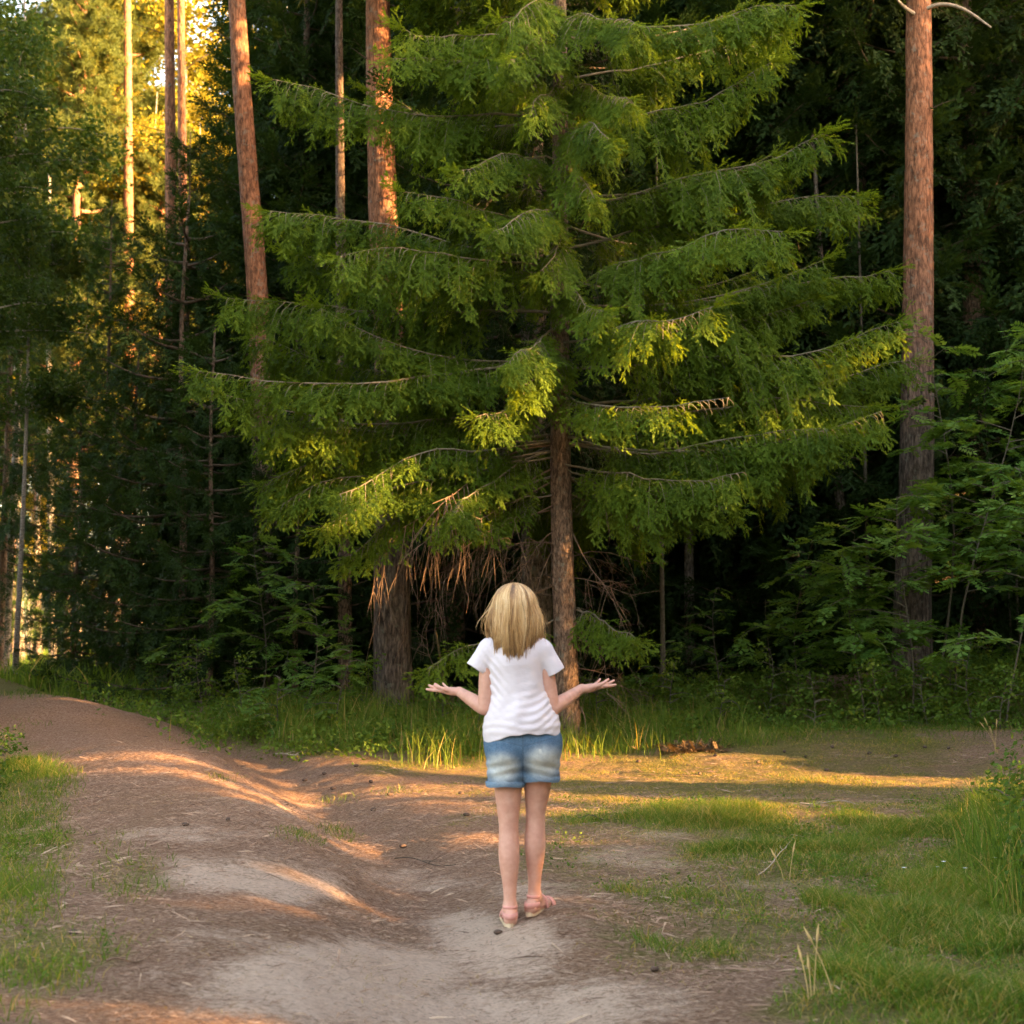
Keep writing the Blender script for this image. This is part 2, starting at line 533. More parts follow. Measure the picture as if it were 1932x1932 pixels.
beam_line([(90, 1442), (220, 1436), (350, 1436)], .06, .08, 8, .2)
beam_line([(60, 1458), (230, 1455), (400, 1470)], .06, .08, 8, .2)
beam_line([(450, 1503), (580, 1518), (660, 1505), (750, 1478)], .12, .1)
beam_line([(540, 1480), (620, 1476)], .08, .08, 4)
beam_line([(560, 1440), (700, 1440), (900, 1452)], .12, .1)
beam_line([(1060, 1446), (1250, 1450)], .30, .15, 6, .7)
beam_line([(1050, 1420), (1230, 1432)], .25, .15, 6, .6)
beam_line([(1060, 1468), (1300, 1466), (1560, 1470), (1820, 1474)], .20, .14, 14, .8)
beam_line([(900, 1485), (1060, 1505), (1250, 1515), (1480, 1530)], .06, .08, 10)
beam_line([(640, 1600), (760, 1615), (860, 1600), (930, 1582)], .10, .09)
beam_line([(560, 1655), (640, 1690), (720, 1725), (790, 1750)], .03, .04, 8, .22)
beam_line([(480, 1640), (640, 1650), (760, 1690)], .03, .04, 6, .22)
beam_line([(330, 1705), (520, 1705), (700, 1720)], .03, .04, 8, .25)
beam_line([(150, 1926), (300, 1915), (480, 1928)], .05, .05)
for py in range(-20, 400, 60):                      # upper stem of the big pine
    beam(P(738 - (400 - py) * .02, py, 18.8), .06, .25)
for py in (170, 230, 290, 350):
    beam(P(644, py, 21.9), .05, .2)
for px, py in ((1075, 775), (1130, 790), (1190, 790), (1250, 795), (1100, 810)):
    beam(P(px, py, 14.8), .22, .2, 1.0)
for px, py in ((1180, 635), (1250, 650), (1320, 620)):
    beam(P(px, py, 14.9), .12, .12)
for py in (860, 930, 1000, 1070, 1140, 1210, 1280, 1350):
    beam(P(1078, py, 16.85), .02, .14, .3)
for px, py in ((805, 1080), (815, 1170), (880, 880), (940, 850)):
    beam(P(px, py, 15.9), .04, .10, .4)
for px, py, Y in ((555, 300, 22), (475, 505, 20), (480, 560, 20), (370, 530, 20), (380, 690, 20), (560, 340, 22), (1000, 760, 15.2), (1270, 900, 15.5), (1380, 960, 15), (1650, 660, 16), (1530, 790, 16)):
    beam(P(px, py, Y), .10, .12)
for px, py in ((1795, 960), (1795, 1060)):
    beam(P(px, py, 23), .2, .3)

# ------------------------------------------------------------------ foliage pieces
def spray_variant(seed, lats=4, nax=9, nl=4, nw=.036, nlen=.12):
    """a needle-clad twig of length 1 along +X with side twigs in its plane"""
    r = np.random.default_rng(seed)
    tris = []
    def needles(p0, d, L, n, w, ln):
        d = nrm(d)
        side = nrm(np.cross([0, 0, 1.0], d))
        for i in range(n):
            s = (i + .6) / n
            c = p0 + d * L * s
            for sg in (-1, 1):
                up = r.normal(0, .35)
                dirn = nrm(d * 1.0 + side * sg * .7 + np.array([0, 0, up]))
                q = nrm(np.cross(dirn, r.normal(0, 1, 3)))
                l = ln * r.uniform(.75, 1.25) * (1.05 - .35 * s)
                tris.append([c - d * w, c + d * w, c + dirn * l])
        e = p0 + d * L
        tris.append([e - side * w, e + side * w, e + d * ln * .9])
    needles(np.zeros(3), np.array([1, 0, r.normal(0, .05)]), .95, nax, nw, nlen)
    for k in range(lats):
        s = .12 + .72 * k / max(1, lats - 1)
        sg = 1 if k % 2 else -1
        L = .42 * (1 - .55 * s) * r.uniform(.8, 1.2)
        needles(np.array([s, 0, 0]), np.array([.9, sg * .6, r.normal(0, .18)]), L, nl, nw, nlen)
    return np.array(tris).reshape(-1, 3)

SPR = [spray_variant(i) for i in range(6)]
SPR_FAR = [spray_variant(20 + i, 5, 6, 3, .05, .14) for i in range(4)]

def tuft_variant(seed, n=30):
    r = np.random.default_rng(seed)
    t = []
    for i in range(n):
        d = nrm(np.array([r.uniform(-.1, 1), r.normal(0, .7), r.normal(0, .7)]))
        q = nrm(np.cross(d, r.normal(0, 1, 3))) * .05
        o = np.array([r.uniform(-.2, .35), 0, 0])
        t.append([o - q, o + q, o + d * r.uniform(.5, .9)])
    return np.array(t).reshape(-1, 3)
TUFT = [tuft_variant(i) for i in range(4)]

def leaflet(c, d, side_n, L, W):
    d = nrm(d); s = nrm(np.cross(side_n, d))
    a, t = c, c + d * L
    l, r_ = c + d * L * .45 + s * W * .5 - side_n * W * .12, c + d * L * .45 - s * W * .5 - side_n * W * .12
    return [[a, r_, t], [a, t, l]]

def rowan_leaf(seed, pairs=5):
    r = np.random.default_rng(seed)
    t = []
    zn = np.array([0, 0, 1.0])
    for i in range(pairs):
        x = .25 + .62 * i / (pairs - 1)
        z = -.18 * x * x
        for sg in (-1, 1):
            d = np.array([.45, sg * .9, r.normal(-.12, .12)])
            t += leaflet(np.array([x, 0, z]), d, nrm(zn + r.normal(0, .25, 3)), .36 * r.uniform(.85, 1.1), .17)
    t += leaflet(np.array([.92, 0, -.16]), np.array([1, 0, -.35]), zn, .36, .17)
    t.append([[0, -.01, 0], [0, .01, 0], [.95, 0, -.16]])
    return np.array(t).reshape(-1, 3)
ROWAN = [rowan_leaf(i) for i in range(4)]

def leaf_cluster(seed, n=9, size=.34):
    r = np.random.default_rng(seed)
    t = []
    for i in range(n):
        c = r.uniform(-.5, .5, 3) + np.array([.5, 0, 0])
        t += leaflet(c, nrm(np.array([.6, r.normal(0, .7), r.normal(-.4, .5)])), nrm(np.array([0, 0, 1]) + r.normal(0, .5, 3)), size * r.uniform(.7, 1.2), size * .62)
    return np.array(t).reshape(-1, 3)
CLUST = [leaf_cluster(i) for i in range(5)]

def stamp(variants, Pn, D, Nn, S, tint, rng):
    """copies of the pieces at Pn along D; returns verts, tris, tint and the centre of each piece"""
    Pn, D, Nn = np.asarray(Pn), nrm(D), np.asarray(Nn, float)
    Z = nrm(Nn - D * (Nn * D).sum(-1, keepdims=True))
    Y = np.cross(Z, D)
    k = rng.integers(0, len(variants), len(Pn))
    Vs, Ts, pid = [], [], []
    for i, T in enumerate(variants):
        s = np.where(k == i)[0]
        if not len(s):
            continue
        v = Pn[s][:, None] + S[s][:, None, None] * (T[None, :, 0:1] * D[s][:, None] + T[None, :, 1:2] * Y[s][:, None] + T[None, :, 2:3] * Z[s][:, None])
        Vs.append(v.reshape(-1, 3))
        Ts.append(np.repeat(tint[s], len(T)))
        pid.append(np.repeat(s, len(T)))
    V = np.concatenate(Vs)
    return V, np.concatenate(Ts), np.concatenate(pid), Pn + D * S[:, None] * .5

def tri_mesh(name, V, tint, mat):
    return mesh_data(name, V, np.arange(len(V), dtype=np.int32).reshape(-1, 3), mat, False, {"tint": tint})

# ------------------------------------------------------------------ spruce boughs
def bough(Q, rng, sec_step, sec_len, spr_step, spr_scale, start=.2, droop=.9, full=1.0):
    """Q: polyline of the bough. Returns sprays (P, D, N, S, tint) and the side twigs' polylines"""
    n = len(Q)
    d = np.concatenate([[0], np.cumsum(np.linalg.norm(np.diff(Q, axis=0), axis=1))])
    L = d[-1]
    ns = max(4, int(L * (1 - start) / sec_step))
    t = np.clip(start + (1 - start) * (np.arange(ns) + rng.uniform(0, 1, ns)) / ns, 0, .995)
    pos = np.stack([np.interp(t * L, d, Q[:, k]) for k in range(3)], 1)
    G = nrm(np.gradient(Q, axis=0))
    tan = nrm(np.stack([np.interp(t * L, d, G[:, k]) for k in range(3)], 1))
    side = nrm(np.cross(tan, [0, 0, 1.0]))
    sg = np.where(np.arange(ns) % 2 == 0, 1, -1)[:, None]
    prof = np.minimum(1, (t - start) / .18 + .35) * ((1 - t) ** .55 * .85 + .2)
    l = sec_len * prof * rng.uniform(.65, 1.25, ns)
    clump = .75 + .5 * np.sin(t * L * 3.1 + rng.uniform(0, 6)) * rng.uniform(.3, .9)
    l = l * np.clip(clump, .45, 1.2)
    al = rng.uniform(.55, 1.25, ns)[:, None]
    dr = nrm(tan * np.cos(al) + side * sg * np.sin(al))
    dp = droop * rng.uniform(.75, 1.25, ns)
    m = max(3, int(sec_len / spr_step))
    s = (np.arange(m) + .5) / m
    keep = s[None] * sec_len < (l[:, None] + spr_step * .5) if False else np.ones((ns, m), bool)
    # thin out short twigs: as many sprays as the twig's length carries
    cnt = np.clip(np.round(l / spr_step), 2, m)
    sp = np.minimum(1, (np.arange(m)[None] + rng.uniform(.2, .9, (ns, m))) / cnt[:, None])
    keep = (np.arange(m)[None] < cnt[:, None]) & (rng.uniform(0, 1, (ns, m)) < full)
    pt = pos[:, None] + dr[:, None] * (l[:, None] * (sp - .34 * sp ** 2))[..., None]
    pt[..., 2] -= dp[:, None] * l[:, None] * .75 * sp ** 1.5
    tg = dr[:, None] * (1 - .62 * sp)[..., None] + np.array([0, 0, -1.0]) * (dp[:, None] * 1.05 * sp ** .6)[..., None]
    lat = nrm(np.cross(nrm(tg), [0, 0, 1.0]) + 1e-4)
    D = nrm(tg + lat * rng.uniform(-.75, .75, (ns, m))[..., None] + np.array([0, 0, -1.0]) * rng.uniform(.25, 1.0, (ns, m))[..., None])
    S = spr_scale * rng.uniform(.7, 1.3, (ns, m)) * (1.08 - .3 * sp)
    bt = rng.uniform(-.1, .1) + .10 * np.sin(t * 9 + rng.uniform(0, 6))
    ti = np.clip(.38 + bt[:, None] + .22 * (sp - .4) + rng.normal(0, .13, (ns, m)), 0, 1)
    Nn = np.cross(lat, D) + rng.normal(0, .35, (ns, m, 3))
    k = keep
    # leading twigs at the tip
    et = 5
    tD = nrm(G[-1] + rng.normal(0, .3, (et, 3)))
    out = [np.concatenate([pt[k], np.repeat(Q[-1:], et, 0) - tD * .02]), np.concatenate([D[k], tD]), np.concatenate([Nn[k], np.tile([0, 0, 1.0], (et, 1)) + rng.normal(0, .3, (et, 3))]),
           np.concatenate([S[k], np.full(et, spr_scale)]), np.concatenate([ti[k], np.full(et, .6)])]
    nm = int(L * (1 - start) / .05)
    tm = start + (1 - start) * rng.uniform(0, 1, nm) ** .9
    pm = np.stack([np.interp(tm * L, d, Q[:, k]) for k in range(3)], 1)
    gm_ = nrm(np.stack([np.interp(tm * L, d, G[:, k]) for k in range(3)], 1))
    sm = np.cross(gm_, [0, 0, 1.0]) * rng.choice([-1, 1], nm)[:, None]
    dm = nrm(gm_ * .8 + sm * rng.uniform(.1, .9, (nm, 1)) + np.array([0, 0, 1.0]) * rng.uniform(-.7, .25, (nm, 1)))
    out = [np.concatenate([a, b]) for a, b in zip(out, (pm, dm, np.tile([0, 0, 1.0], (nm, 1)) + rng.normal(0, .3, (nm, 3)), spr_scale * rng.uniform(.6, 1.0, nm), np.clip(rng.normal(.5, .13, nm), 0, 1)))]
    ss = np.array([0, .35, .7, 1.0])
    tw = pos[:, None] + dr[:, None] * (l[:, None] * (ss - .34 * ss ** 2)[None])[..., None]
    tw[..., 2] -= dp[:, None] * l[:, None] * .75 * (ss ** 1.5)[None]
    return out, tw, L

def curve_bough(base, az, L, slope, sag, tip, n=10, wob=0.05, rng=None):
    t = np.linspace(0, 1, n)
    h = np.array([math.cos(az), math.sin(az), 0])
    s = np.array([-h[1], h[0], 0])
    q = base + h * (L * t)[:, None] + s * (L * wob * np.sin(t * 3) * (rng.normal() if rng is not None else 0))[:, None]
    q[:, 2] += L * (slope * t - sag * np.sin(np.pi * t) * .5 + tip * t ** 3)
    return q

def trunk_mesh(name, pts, r0, r1, mat, seed=0, sides=18, rings=70, rough=.06, flare=.35):
    """a stem along pts (local), with butt flare and plated bark relief"""
    q = resample(pts, rings)
    t = np.linspace(0, 1, rings)
    R = r0 + (r1 - r0) * t
    hgt = q[:, 2] - q[0, 2]
    R = R * (1 + flare * np.exp(-hgt / .35))
    V, Q = tubes(q[None], R[None], sides)
    V = V.reshape(rings, sides, 3)
    a = np.linspace(0, 2 * np.pi, sides, endpoint=False)
    nz = fbm(np.cos(a)[None] * 2.2 + np.sin(a)[None] * 3.1 + 7 + 0 * hgt[:, None], hgt[:, None] * 2.2 + 0 * a[None], seed, 3) - .5
    root = .18 * np.exp(-hgt[:, None] / .25) * np.cos(a[None] * 5 + seed)
    V = q[:, None] + (V - q[:, None]) * (1 + rough * 2.4 * nz + root)[..., None]
    return mesh_data(name, V.reshape(-1, 3), Q, mat, True)

def dead_branch(base, D, L, rng, r0=.012, droop=.25, twigs=14, hang=.35, sub=3, tl=.35):
    """bare branch with side twigs (polylines of 6 points)"""
    m = 6
    t = np.linspace(0, 1, m)
    D = nrm(D)
    side = nrm(np.cross(D, [0, 0, 1.0]))
    main = base + D * (L * t)[:, None] + side * (L * .08 * rng.normal() * np.sin(t * 4))[:, None]
    main[:, 2] += -droop * L * t ** 2 + .04 * L * rng.normal() * np.sin(t * 6)
    PL, RR = [main], [r0 * (1 - .8 * t)]
    def child(par, r, k, ln, depth):
        for _ in range(k):
            s = rng.uniform(.2, 1)
            i = min(int(s * (m - 1)), m - 2)
            f = s * (m - 1) - i
            p0 = par[i] * (1 - f) + par[i + 1] * f
            d = nrm(par[i + 1] - par[i])
            sd = nrm(np.cross(d, rng.normal(0, 1, 3)))
            dd = nrm(d * .7 + sd * .8 + np.array([0, 0, -hang * rng.uniform(.2, 1.6)]))
            l = ln * rng.uniform(.5, 1.3)
            c = p0 + dd * (l * t)[:, None] + np.cross(dd, sd) * (l * .12 * rng.normal() * np.sin(t * 4))[:, None]
            c[:, 2] -= hang * l * .6 * t ** 2
            PL.append(c)
            RR.append(np.maximum(r * (1 - .75 * t), .0012))
            if depth:
                child(c, r * .6, sub, ln * .5, depth - 1)
    child(main, r0 * .45, twigs, tl * L, 1)
    return np.array(PL), np.array(RR)

# ------------------------------------------------------------------ tree templates
TPL = {}
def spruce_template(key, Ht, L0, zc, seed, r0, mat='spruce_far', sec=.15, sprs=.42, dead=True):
    rng = np.random.default_rng(seed)
    acc, tw = [], []
    z = zc
    while z < Ht - .4:
        f = (z - zc) / (Ht - zc)
        Lb = L0 * (1 - f) ** .8 + .25
        nb = int(rng.integers(4, 7)) if f < .8 else 4
        a0 = rng.uniform(0, 6.28)
        for k in range(nb):
            q = curve_bough(np.array([0, 0, z + rng.uniform(-.15, .15)]), a0 + 6.28 * k / nb + rng.normal(0, .2), Lb * rng.uniform(.75, 1.1), -.12 + .4 * f, .1, .12, rng=rng)
            o, t_, _ = bough(q, rng, sec, .36 * Lb * .75 + .2, .17, sprs, .12, .85, .9)
            acc.append(o)
            tw.append(q)
        z += .5 + .12 * rng.uniform(0, 1)
    o = [np.concatenate([a[i] for a in acc]) for i in range(5)]
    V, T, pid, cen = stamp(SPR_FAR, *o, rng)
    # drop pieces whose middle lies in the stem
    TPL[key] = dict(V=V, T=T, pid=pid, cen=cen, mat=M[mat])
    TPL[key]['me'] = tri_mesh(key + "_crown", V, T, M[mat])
    pts = [(0, 0, -.3), (0.03 * rng.normal(), .03, Ht * .3), (.1 * rng.normal(), 0, Ht * .7), (0, 0, Ht)]
    TPL[key]['trunk'] = trunk_mesh(key + "_trunk", pts, r0, .02, M['sprucebark'], seed, 12, 60)
    bq = np.array([resample(q, 8) for q in tw])
    v, f = tubes(bq, np.repeat(np.linspace(.028, .006, 8)[None], len(bq), 0), 4)
    if dead and zc > 1.2:
        pl, rr = [], []
        for k in range(26):
            az = rng.uniform(0, 6.28)
            a, b_ = dead_branch(np.array([0, 0, rng.uniform(.6, zc + 1.0)]), np.array([math.cos(az), math.sin(az), rng.uniform(-.25, .1)]), rng.uniform(.7, 2.0), rng, .011, .2, 7, .4, 2)
            pl.append(a); rr.append(b_)
        v2, f2 = tubes(np.concatenate(pl), np.concatenate(rr), 3)
        v, f = join([(v, f), (v2, f2)])
    TPL[key]['wood'] = mesh_data(key + "_limbs", v, f, M['twig'])

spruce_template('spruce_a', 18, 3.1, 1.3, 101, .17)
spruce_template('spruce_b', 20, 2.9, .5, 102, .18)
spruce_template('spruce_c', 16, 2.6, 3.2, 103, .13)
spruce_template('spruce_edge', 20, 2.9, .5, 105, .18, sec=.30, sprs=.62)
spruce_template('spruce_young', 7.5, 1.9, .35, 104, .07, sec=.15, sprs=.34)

def pine_template(key, Ht, zc, seed, spread=2.4):
    rng = np.random.default_rng(seed)
    Ps, Ds, Ss, limbs = [], [], [], []
    z = zc
    while z < Ht:
        f = (z - zc) / (Ht - zc)
        Lb = spread * (1 - f * .75) * rng.uniform(.6, 1.1)
        for k in range(3):
            az = rng.uniform(0, 6.28)
            q = curve_bough(np.array([0, 0, z]), az, Lb, .15 + .3 * f, .05, .15, rng=rng, wob=.15)
            limbs.append(resample(q, 8))
            for s in np.arange(.35, 1.01, .09):
                c = resample(q, 30)[int(s * 29)]
                nn = int(9)
                pp = c + rng.normal(0, .17, (nn, 3)) * np.array([1, 1, .6])
                Ps.append(pp)
                Ds.append(nrm(rng.normal(0, .7, (nn, 3)) + np.array([math.cos(az), math.sin(az), .7])))
                Ss.append(rng.uniform(.15, .27, nn))
        z += .32
    Pn, D, S = np.concatenate(Ps), np.concatenate(Ds), np.concatenate(Ss)
    V, T, pid, cen = stamp(TUFT, Pn, D, rng.normal(0, 1, Pn.shape), S, np.clip(rng.normal(.5, .2, len(S)), 0, 1), rng)
    TPL[key] = dict(V=V, T=T, pid=pid, cen=cen, mat=M['pine'], me=tri_mesh(key + "_crown", V, T, M['pine']))
    v, f = tubes(np.array(limbs), np.repeat(np.linspace(.05, .008, 8)[None], len(limbs), 0), 5)
    TPL[key]['wood'] = mesh_data(key + "_limbs", v, f, M['pinebark'])
    pts = [(0, 0, -.3), (.08 * rng.normal(), .05, Ht * .35), (.12 * rng.normal(), 0, Ht * .7), (0, 0, Ht)]
    TPL[key]['trunk'] = trunk_mesh(key + "_trunk", pts, .17, .05, M['pinebark'], seed, 12, 60)
pine_template('pine_a', 19, 9.5, 201)
pine_template('pine_b', 17, 5.0, 202, 2.8)

def broad_template(key, Ht, zc, seed, spread, ncl=900, size=.34, leaf='broad', bark='birchbark', r0=.09):
    rng = np.random.default_rng(seed)
    limbs, Ps = [], []
    for k in range(26):
        z = zc + (Ht - zc) * rng.uniform(0, .92)
        f = (z - zc) / (Ht - zc)
        q = curve_bough(np.array([0, 0, z]), rng.uniform(0, 6.28), spread * (1 - .55 * f) * rng.uniform(.6, 1.1), .35 * rng.uniform(.3, 1.3), -.05, -.15, rng=rng, wob=.2)
        q = resample(q, 8)
        limbs.append(q)
        n = ncl // 26
        s = rng.uniform(.25, 1, n) * 7
        i = np.minimum(s.astype(int), 6)
        c = q[i] + (q[i + 1] - q[i]) * (s - i)[:, None]
        Ps.append(c + rng.normal(0, .26, (n, 3)) * np.array([1, 1, .7]))
    Pn = np.concatenate(Ps)
    D = nrm(rng.normal(0, .8, Pn.shape) + np.array([0, 0, -.1]))
    S = rng.uniform(.7, 1.3, len(Pn)) * size
    V, T, pid, cen = stamp(CLUST, Pn, D, np.tile([0, 0, 1.0], (len(Pn), 1)) + rng.normal(0, .2, Pn.shape), S, np.clip(rng.normal(.5, .22, len(S)), 0, 1), rng)
    TPL[key] = dict(V=V, T=T, pid=pid, cen=cen, mat=M[leaf], me=tri_mesh(key + "_crown", V, T, M[leaf]))
    v, f = tubes(np.array(limbs), np.repeat(np.linspace(.025, .005, 8)[None], len(limbs), 0), 4)
    TPL[key]['wood'] = mesh_data(key + "_limbs", v, f, M[bark])
    pts = [(0, 0, -.2), (.1 * rng.normal(), .06, Ht * .4), (.15 * rng.normal(), 0, Ht * .75), (.05, 0, Ht)]
    TPL[key]['trunk'] = trunk_mesh(key + "_trunk", pts, r0, .015, M[bark], seed, 10, 40)
broad_template('birch_a', 14, 3.2, 301, 2.4, 1700)
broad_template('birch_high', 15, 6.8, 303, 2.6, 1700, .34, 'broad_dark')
broad_template('birch_gold', 17, 5.0, 304, 3.2, 2600, .36, 'gold')

def place_tree(key, name, x, y, scale, rz, label, cat, group=None, z=None, limbs=True, beams=True):
    t = TPL[key]
    z = float(H(x, y, False)) if z is None else z
    o = thing(name, (x, y, z), label, cat, group, rz)
    o.scale = (scale,) * 3
    c, s = math.cos(rz), math.sin(rz)
    R = np.array([[c, -s, 0], [s, c, 0], [0, 0, 1]])
    me = t['me']
    if beams:
        cw = (t['cen'] * scale) @ R.T + np.array([x, y, z])
        cut = in_beams(cw, .26)
        if cut.any():
            kv = ~cut[t['pid']]
            me = tri_mesh(key + "_crown", t['V'][kv], t['T'][kv], t['mat'])
    link("crown", me, o)
    if limbs:
        link("limbs", t['wood'], o)
    link("trunk", t['trunk'], o)
    return o

# ------------------------------------------------------------------ the big spruce
HB = P(1072, 1398, 17.0)
HB[2] = float(H(HB[0], HB[1])) - .02
def build_hero():
    rng = np.random.default_rng(5)
    o = thing("spruce_tree", HB, "large green spruce with drooping boughs standing right behind the woman", "tree")
    pts = np.array([P(px, py, 17.0) for px, py in ((1073, 1410), (1066, 1200), (1060, 1000), (1056, 800), (1056, 500), (1058, 200), (1056, 0))] + [HB + [-.12, 0, 13.5], HB + [-.1, 0, 17.5]]) - HB
    pts[0, 2] = -.25
    link("trunk", trunk_mesh("hero_trunk", pts, .155, .02, M['sprucebark'], 3, 22, 180, .05, .3), o)
    def axis_at(z):
        return np.array([np.interp(z, pts[:, 2], pts[:, 0]), np.interp(z, pts[:, 2], pts[:, 1]), z])
    Q = []      # (polyline, secondary length, live fraction, droop)
    E = [  # boughs read off the photograph: points, depth at the tip, side twig length
        ([(1058, 60), (1290, 48), (1500, 4)], 16.0, .60), ([(1060, 150), (1250, 120), (1475, 60)], 17.6, .6), ([(1060, 245), (1250, 215), (1455, 128)], 16.2, .62),
        ([(1058, 398), (1250, 352), (1400, 312), (1556, 258)], 15.9, .78), ([(1058, 470), (1280, 420), (1480, 380), (1612, 368)], 16.8, .75), ([(1056, 560), (1200, 480), (1330, 455), (1480, 420)], 14.9, .72),
        ([(1056, 650), (1160, 622), (1250, 600), (1350, 590)], 14.2, .55), ([(1054, 700), (1300, 680), (1500, 664), (1698, 612)], 15.9, .75), ([(1056, 610), (1330, 570), (1560, 530), (1680, 500)], 17.3, .75),
        ([(1050, 745), (1080, 755), (1250, 775), (1380, 760)], 14.4, .42), ([(1050, 770), (1330, 740), (1560, 720), (1715, 690)], 17.2, .8), ([(1052, 800), (1300, 790), (1480, 740), (1650, 760)], 16.2, .7),
        ([(1052, 820), (1200, 860), (1400, 830), (1560, 800)], 15.6, .55),
        ([(1054, 60), (900, 70), (760, 60)], 16.0, .6), ([(1054, 115), (900, 108), (738, 116)], 15.8, .55), ([(1056, 218), (800, 214), (620, 190), (515, 160)], 15.9, .62), ([(1056, 300), (960, 290), (870, 318)], 15.2, .4),
        ([(1056, 440), (960, 400), (880, 395), (762, 345)], 15.0, .66), ([(1056, 500), (860, 455), (690, 420), (508, 392)], 15.7, .8), ([(1056, 500), (960, 500), (820, 470), (640, 480)], 14.9, .6),
        ([(1054, 512), (940, 520), (780, 520), (560, 480)], 16.5, .75), ([(1054, 590), (760, 588), (600, 570), (425, 570)], 16.2, .75), ([(1052, 640), (960, 690), (900, 705), (780, 718), (600, 722), (372, 700)], 15.2, .5),
        ([(1052, 720), (820, 712), (640, 690), (480, 640)], 17.2, .75), ([(1050, 780), (760, 797), (560, 790), (428, 752)], 15.4, .66), ([(1050, 820), (900, 830), (700, 820), (500, 800)], 16.6, .65),
        ([(1048, 835), (860, 850), (760, 860), (640, 930)], 15.2, .42), ([(1048, 850), (900, 870), (700, 890), (520, 955)], 16.0, .42),
        ([(1052, 610), (1020, 640), (1000, 655), (960, 690)], 14.6, .45), ([(1056, 400), (1040, 390), (1010, 400), (930, 430)], 14.6, .5), ([(1056, 270), (1090, 235), (1120, 235), (1150, 260)], 14.9, .4),
        ([(1056, 130), (1040, 90), (1000, 80), (960, 110)], 14.9, .45), ([(1056, 150), (1120, 160), (1160, 190), (1190, 200)], 15.2, .4), ([(1056, 60), (1100, 20), (1150, 30), (1200, 60)], 14.8, .5),
        ([(1056, 170), (1050, 160), (1030, 170), (1000, 215)], 15.4, .4), ([(1056, 330), (1062, 320), (1085, 330), (1120, 370)], 15.3, .4), ([(1056, 470), (1060, 455), (1050, 470), (1020, 520)], 15.2, .42), ([(1056, 560), (1075, 545), (1100, 560), (1140, 600)], 15.2, .4), ([(1054, 680), (1045, 660), (1020, 690), (980, 740)], 15.3, .38), ([(1056, 20), (1040, 0), (1000, 10), (950, 40)], 15.2, .45),
        ([(1052, 870), (1150, 900), (1260, 900), (1400, 900)], 15.3, .5), ([(1048, 850), (900, 890), (720, 930), (610, 985)], 15.6, .45), ([(1050, 830), (800, 840), (640, 870), (500, 900)], 16.3, .6), ([(1050, 860), (960, 880), (880, 930), (860, 980)], 15.2, .32), ([(1052, 840), (1240, 850), (1420, 850), (1540, 850)], 16.6, .6), ([(1048, 900), (900, 930), (760, 960), (660, 1040)], 16.2, .4), ([(1048, 930), (960, 950), (900, 970), (840, 1000)], 15.8, .3), ([(1060, 880), (1160, 930), (1290, 960), (1390, 960)], 15.6, .34), ([(1050, 1170), (960, 1190), (880, 1225), (805, 1270)], 15.6, .26), ([(1085, 1150), (1120, 1160), (1160, 1180), (1200, 1215)], 15.7, .24), ([(1052, 700), (1000, 740), (960, 760), (900, 800)], 15.2, .42)]
    for pp, Yt, sl in E:
        n = len(pp)
        q = np.array([P(px, py, 17.0 + (Yt - 17.0) * (i / (n - 1)) ** .8) for i, (px, py) in enumerate(pp)]) - HB
        q = resample(q, 14)
        w_ = np.linspace(0, 1, 14)
        q[:, 2] += .07 * w_ * np.sin(w_ * rng.uniform(7, 13) + rng.uniform(0, 6)) + rng.normal(0, .012, 14)
        q[:, 1] += .10 * w_ * np.sin(w_ * rng.uniform(5, 11) + rng.uniform(0, 6))
        Q.append((q, sl * rng.uniform(.8, 1.25), 1.0, rng.uniform(.75, 1.3)))
    for z in np.arange(3.3, 16.8, .34):
        Lz = np.interp(z, [3, 4, 7, 9, 12, 17.2], [3.6, 4.2, 3.4, 2.7, 1.9, .3])
        sl = np.interp(z, [3, 5, 7, 10], [-.08, .0, .14, .3])
        nb = (1 if z > 3.8 else 2) if z < 9.5 else 4
        a0 = rng.uniform(0, 6.28)
        for k in range(nb):
            az = a0 + 6.28 * k / nb + rng.normal(0, .3)
            if z < 9.6 and abs(((az + math.pi / 2 + math.pi) % (2 * math.pi)) - math.pi) < .95:
                az += math.pi           # the boughs on the camera's side are the ones above
            Q.append((curve_bough(axis_at(z), az, Lz * rng.uniform(.75, 1.05), sl, .08, .10, 14, rng=rng), np.interp(Lz, [.5, 4], [.25, .75]), 1.0, rng.uniform(.8, 1.2)))
    nb = 0
    for q, sl, full, dr in Q:
        out, tw, L = bough(q, rng, .047, sl * 1.2, .055, .31, .14 if L_short(q) else .2, dr * 1.1, full)
        cut = in_beams(out[0] + HB, .05)
        out = [a[~cut] for a in out]
        if len(out[0]) < 8:
            continue
        r = np.linspace(.006 + .0038 * L, .003, len(q))
        v1, f1 = tubes(q[None], r[None], 5)
        v2, f2 = tubes(tw, np.repeat(np.linspace(.0055, .002, 4)[None], len(tw), 0), 3)
        parts = [(v1, f1), (v2, f2)]
        pl, rr = dead_branch(q[0], q[4] - q[0], L * .34, rng, .006, .1, 12, .5, 3, .35)
        v3, f3 = tubes(pl[1:], rr[1:] * .8, 3)
        parts.append((v3, f3))
        w = link("bough", mesh_data("hero_bough", *join(parts), M['lichentwig']), o)
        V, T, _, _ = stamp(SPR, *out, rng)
        link("foliage", tri_mesh("hero_foliage", V, T, M['spruce']), w)
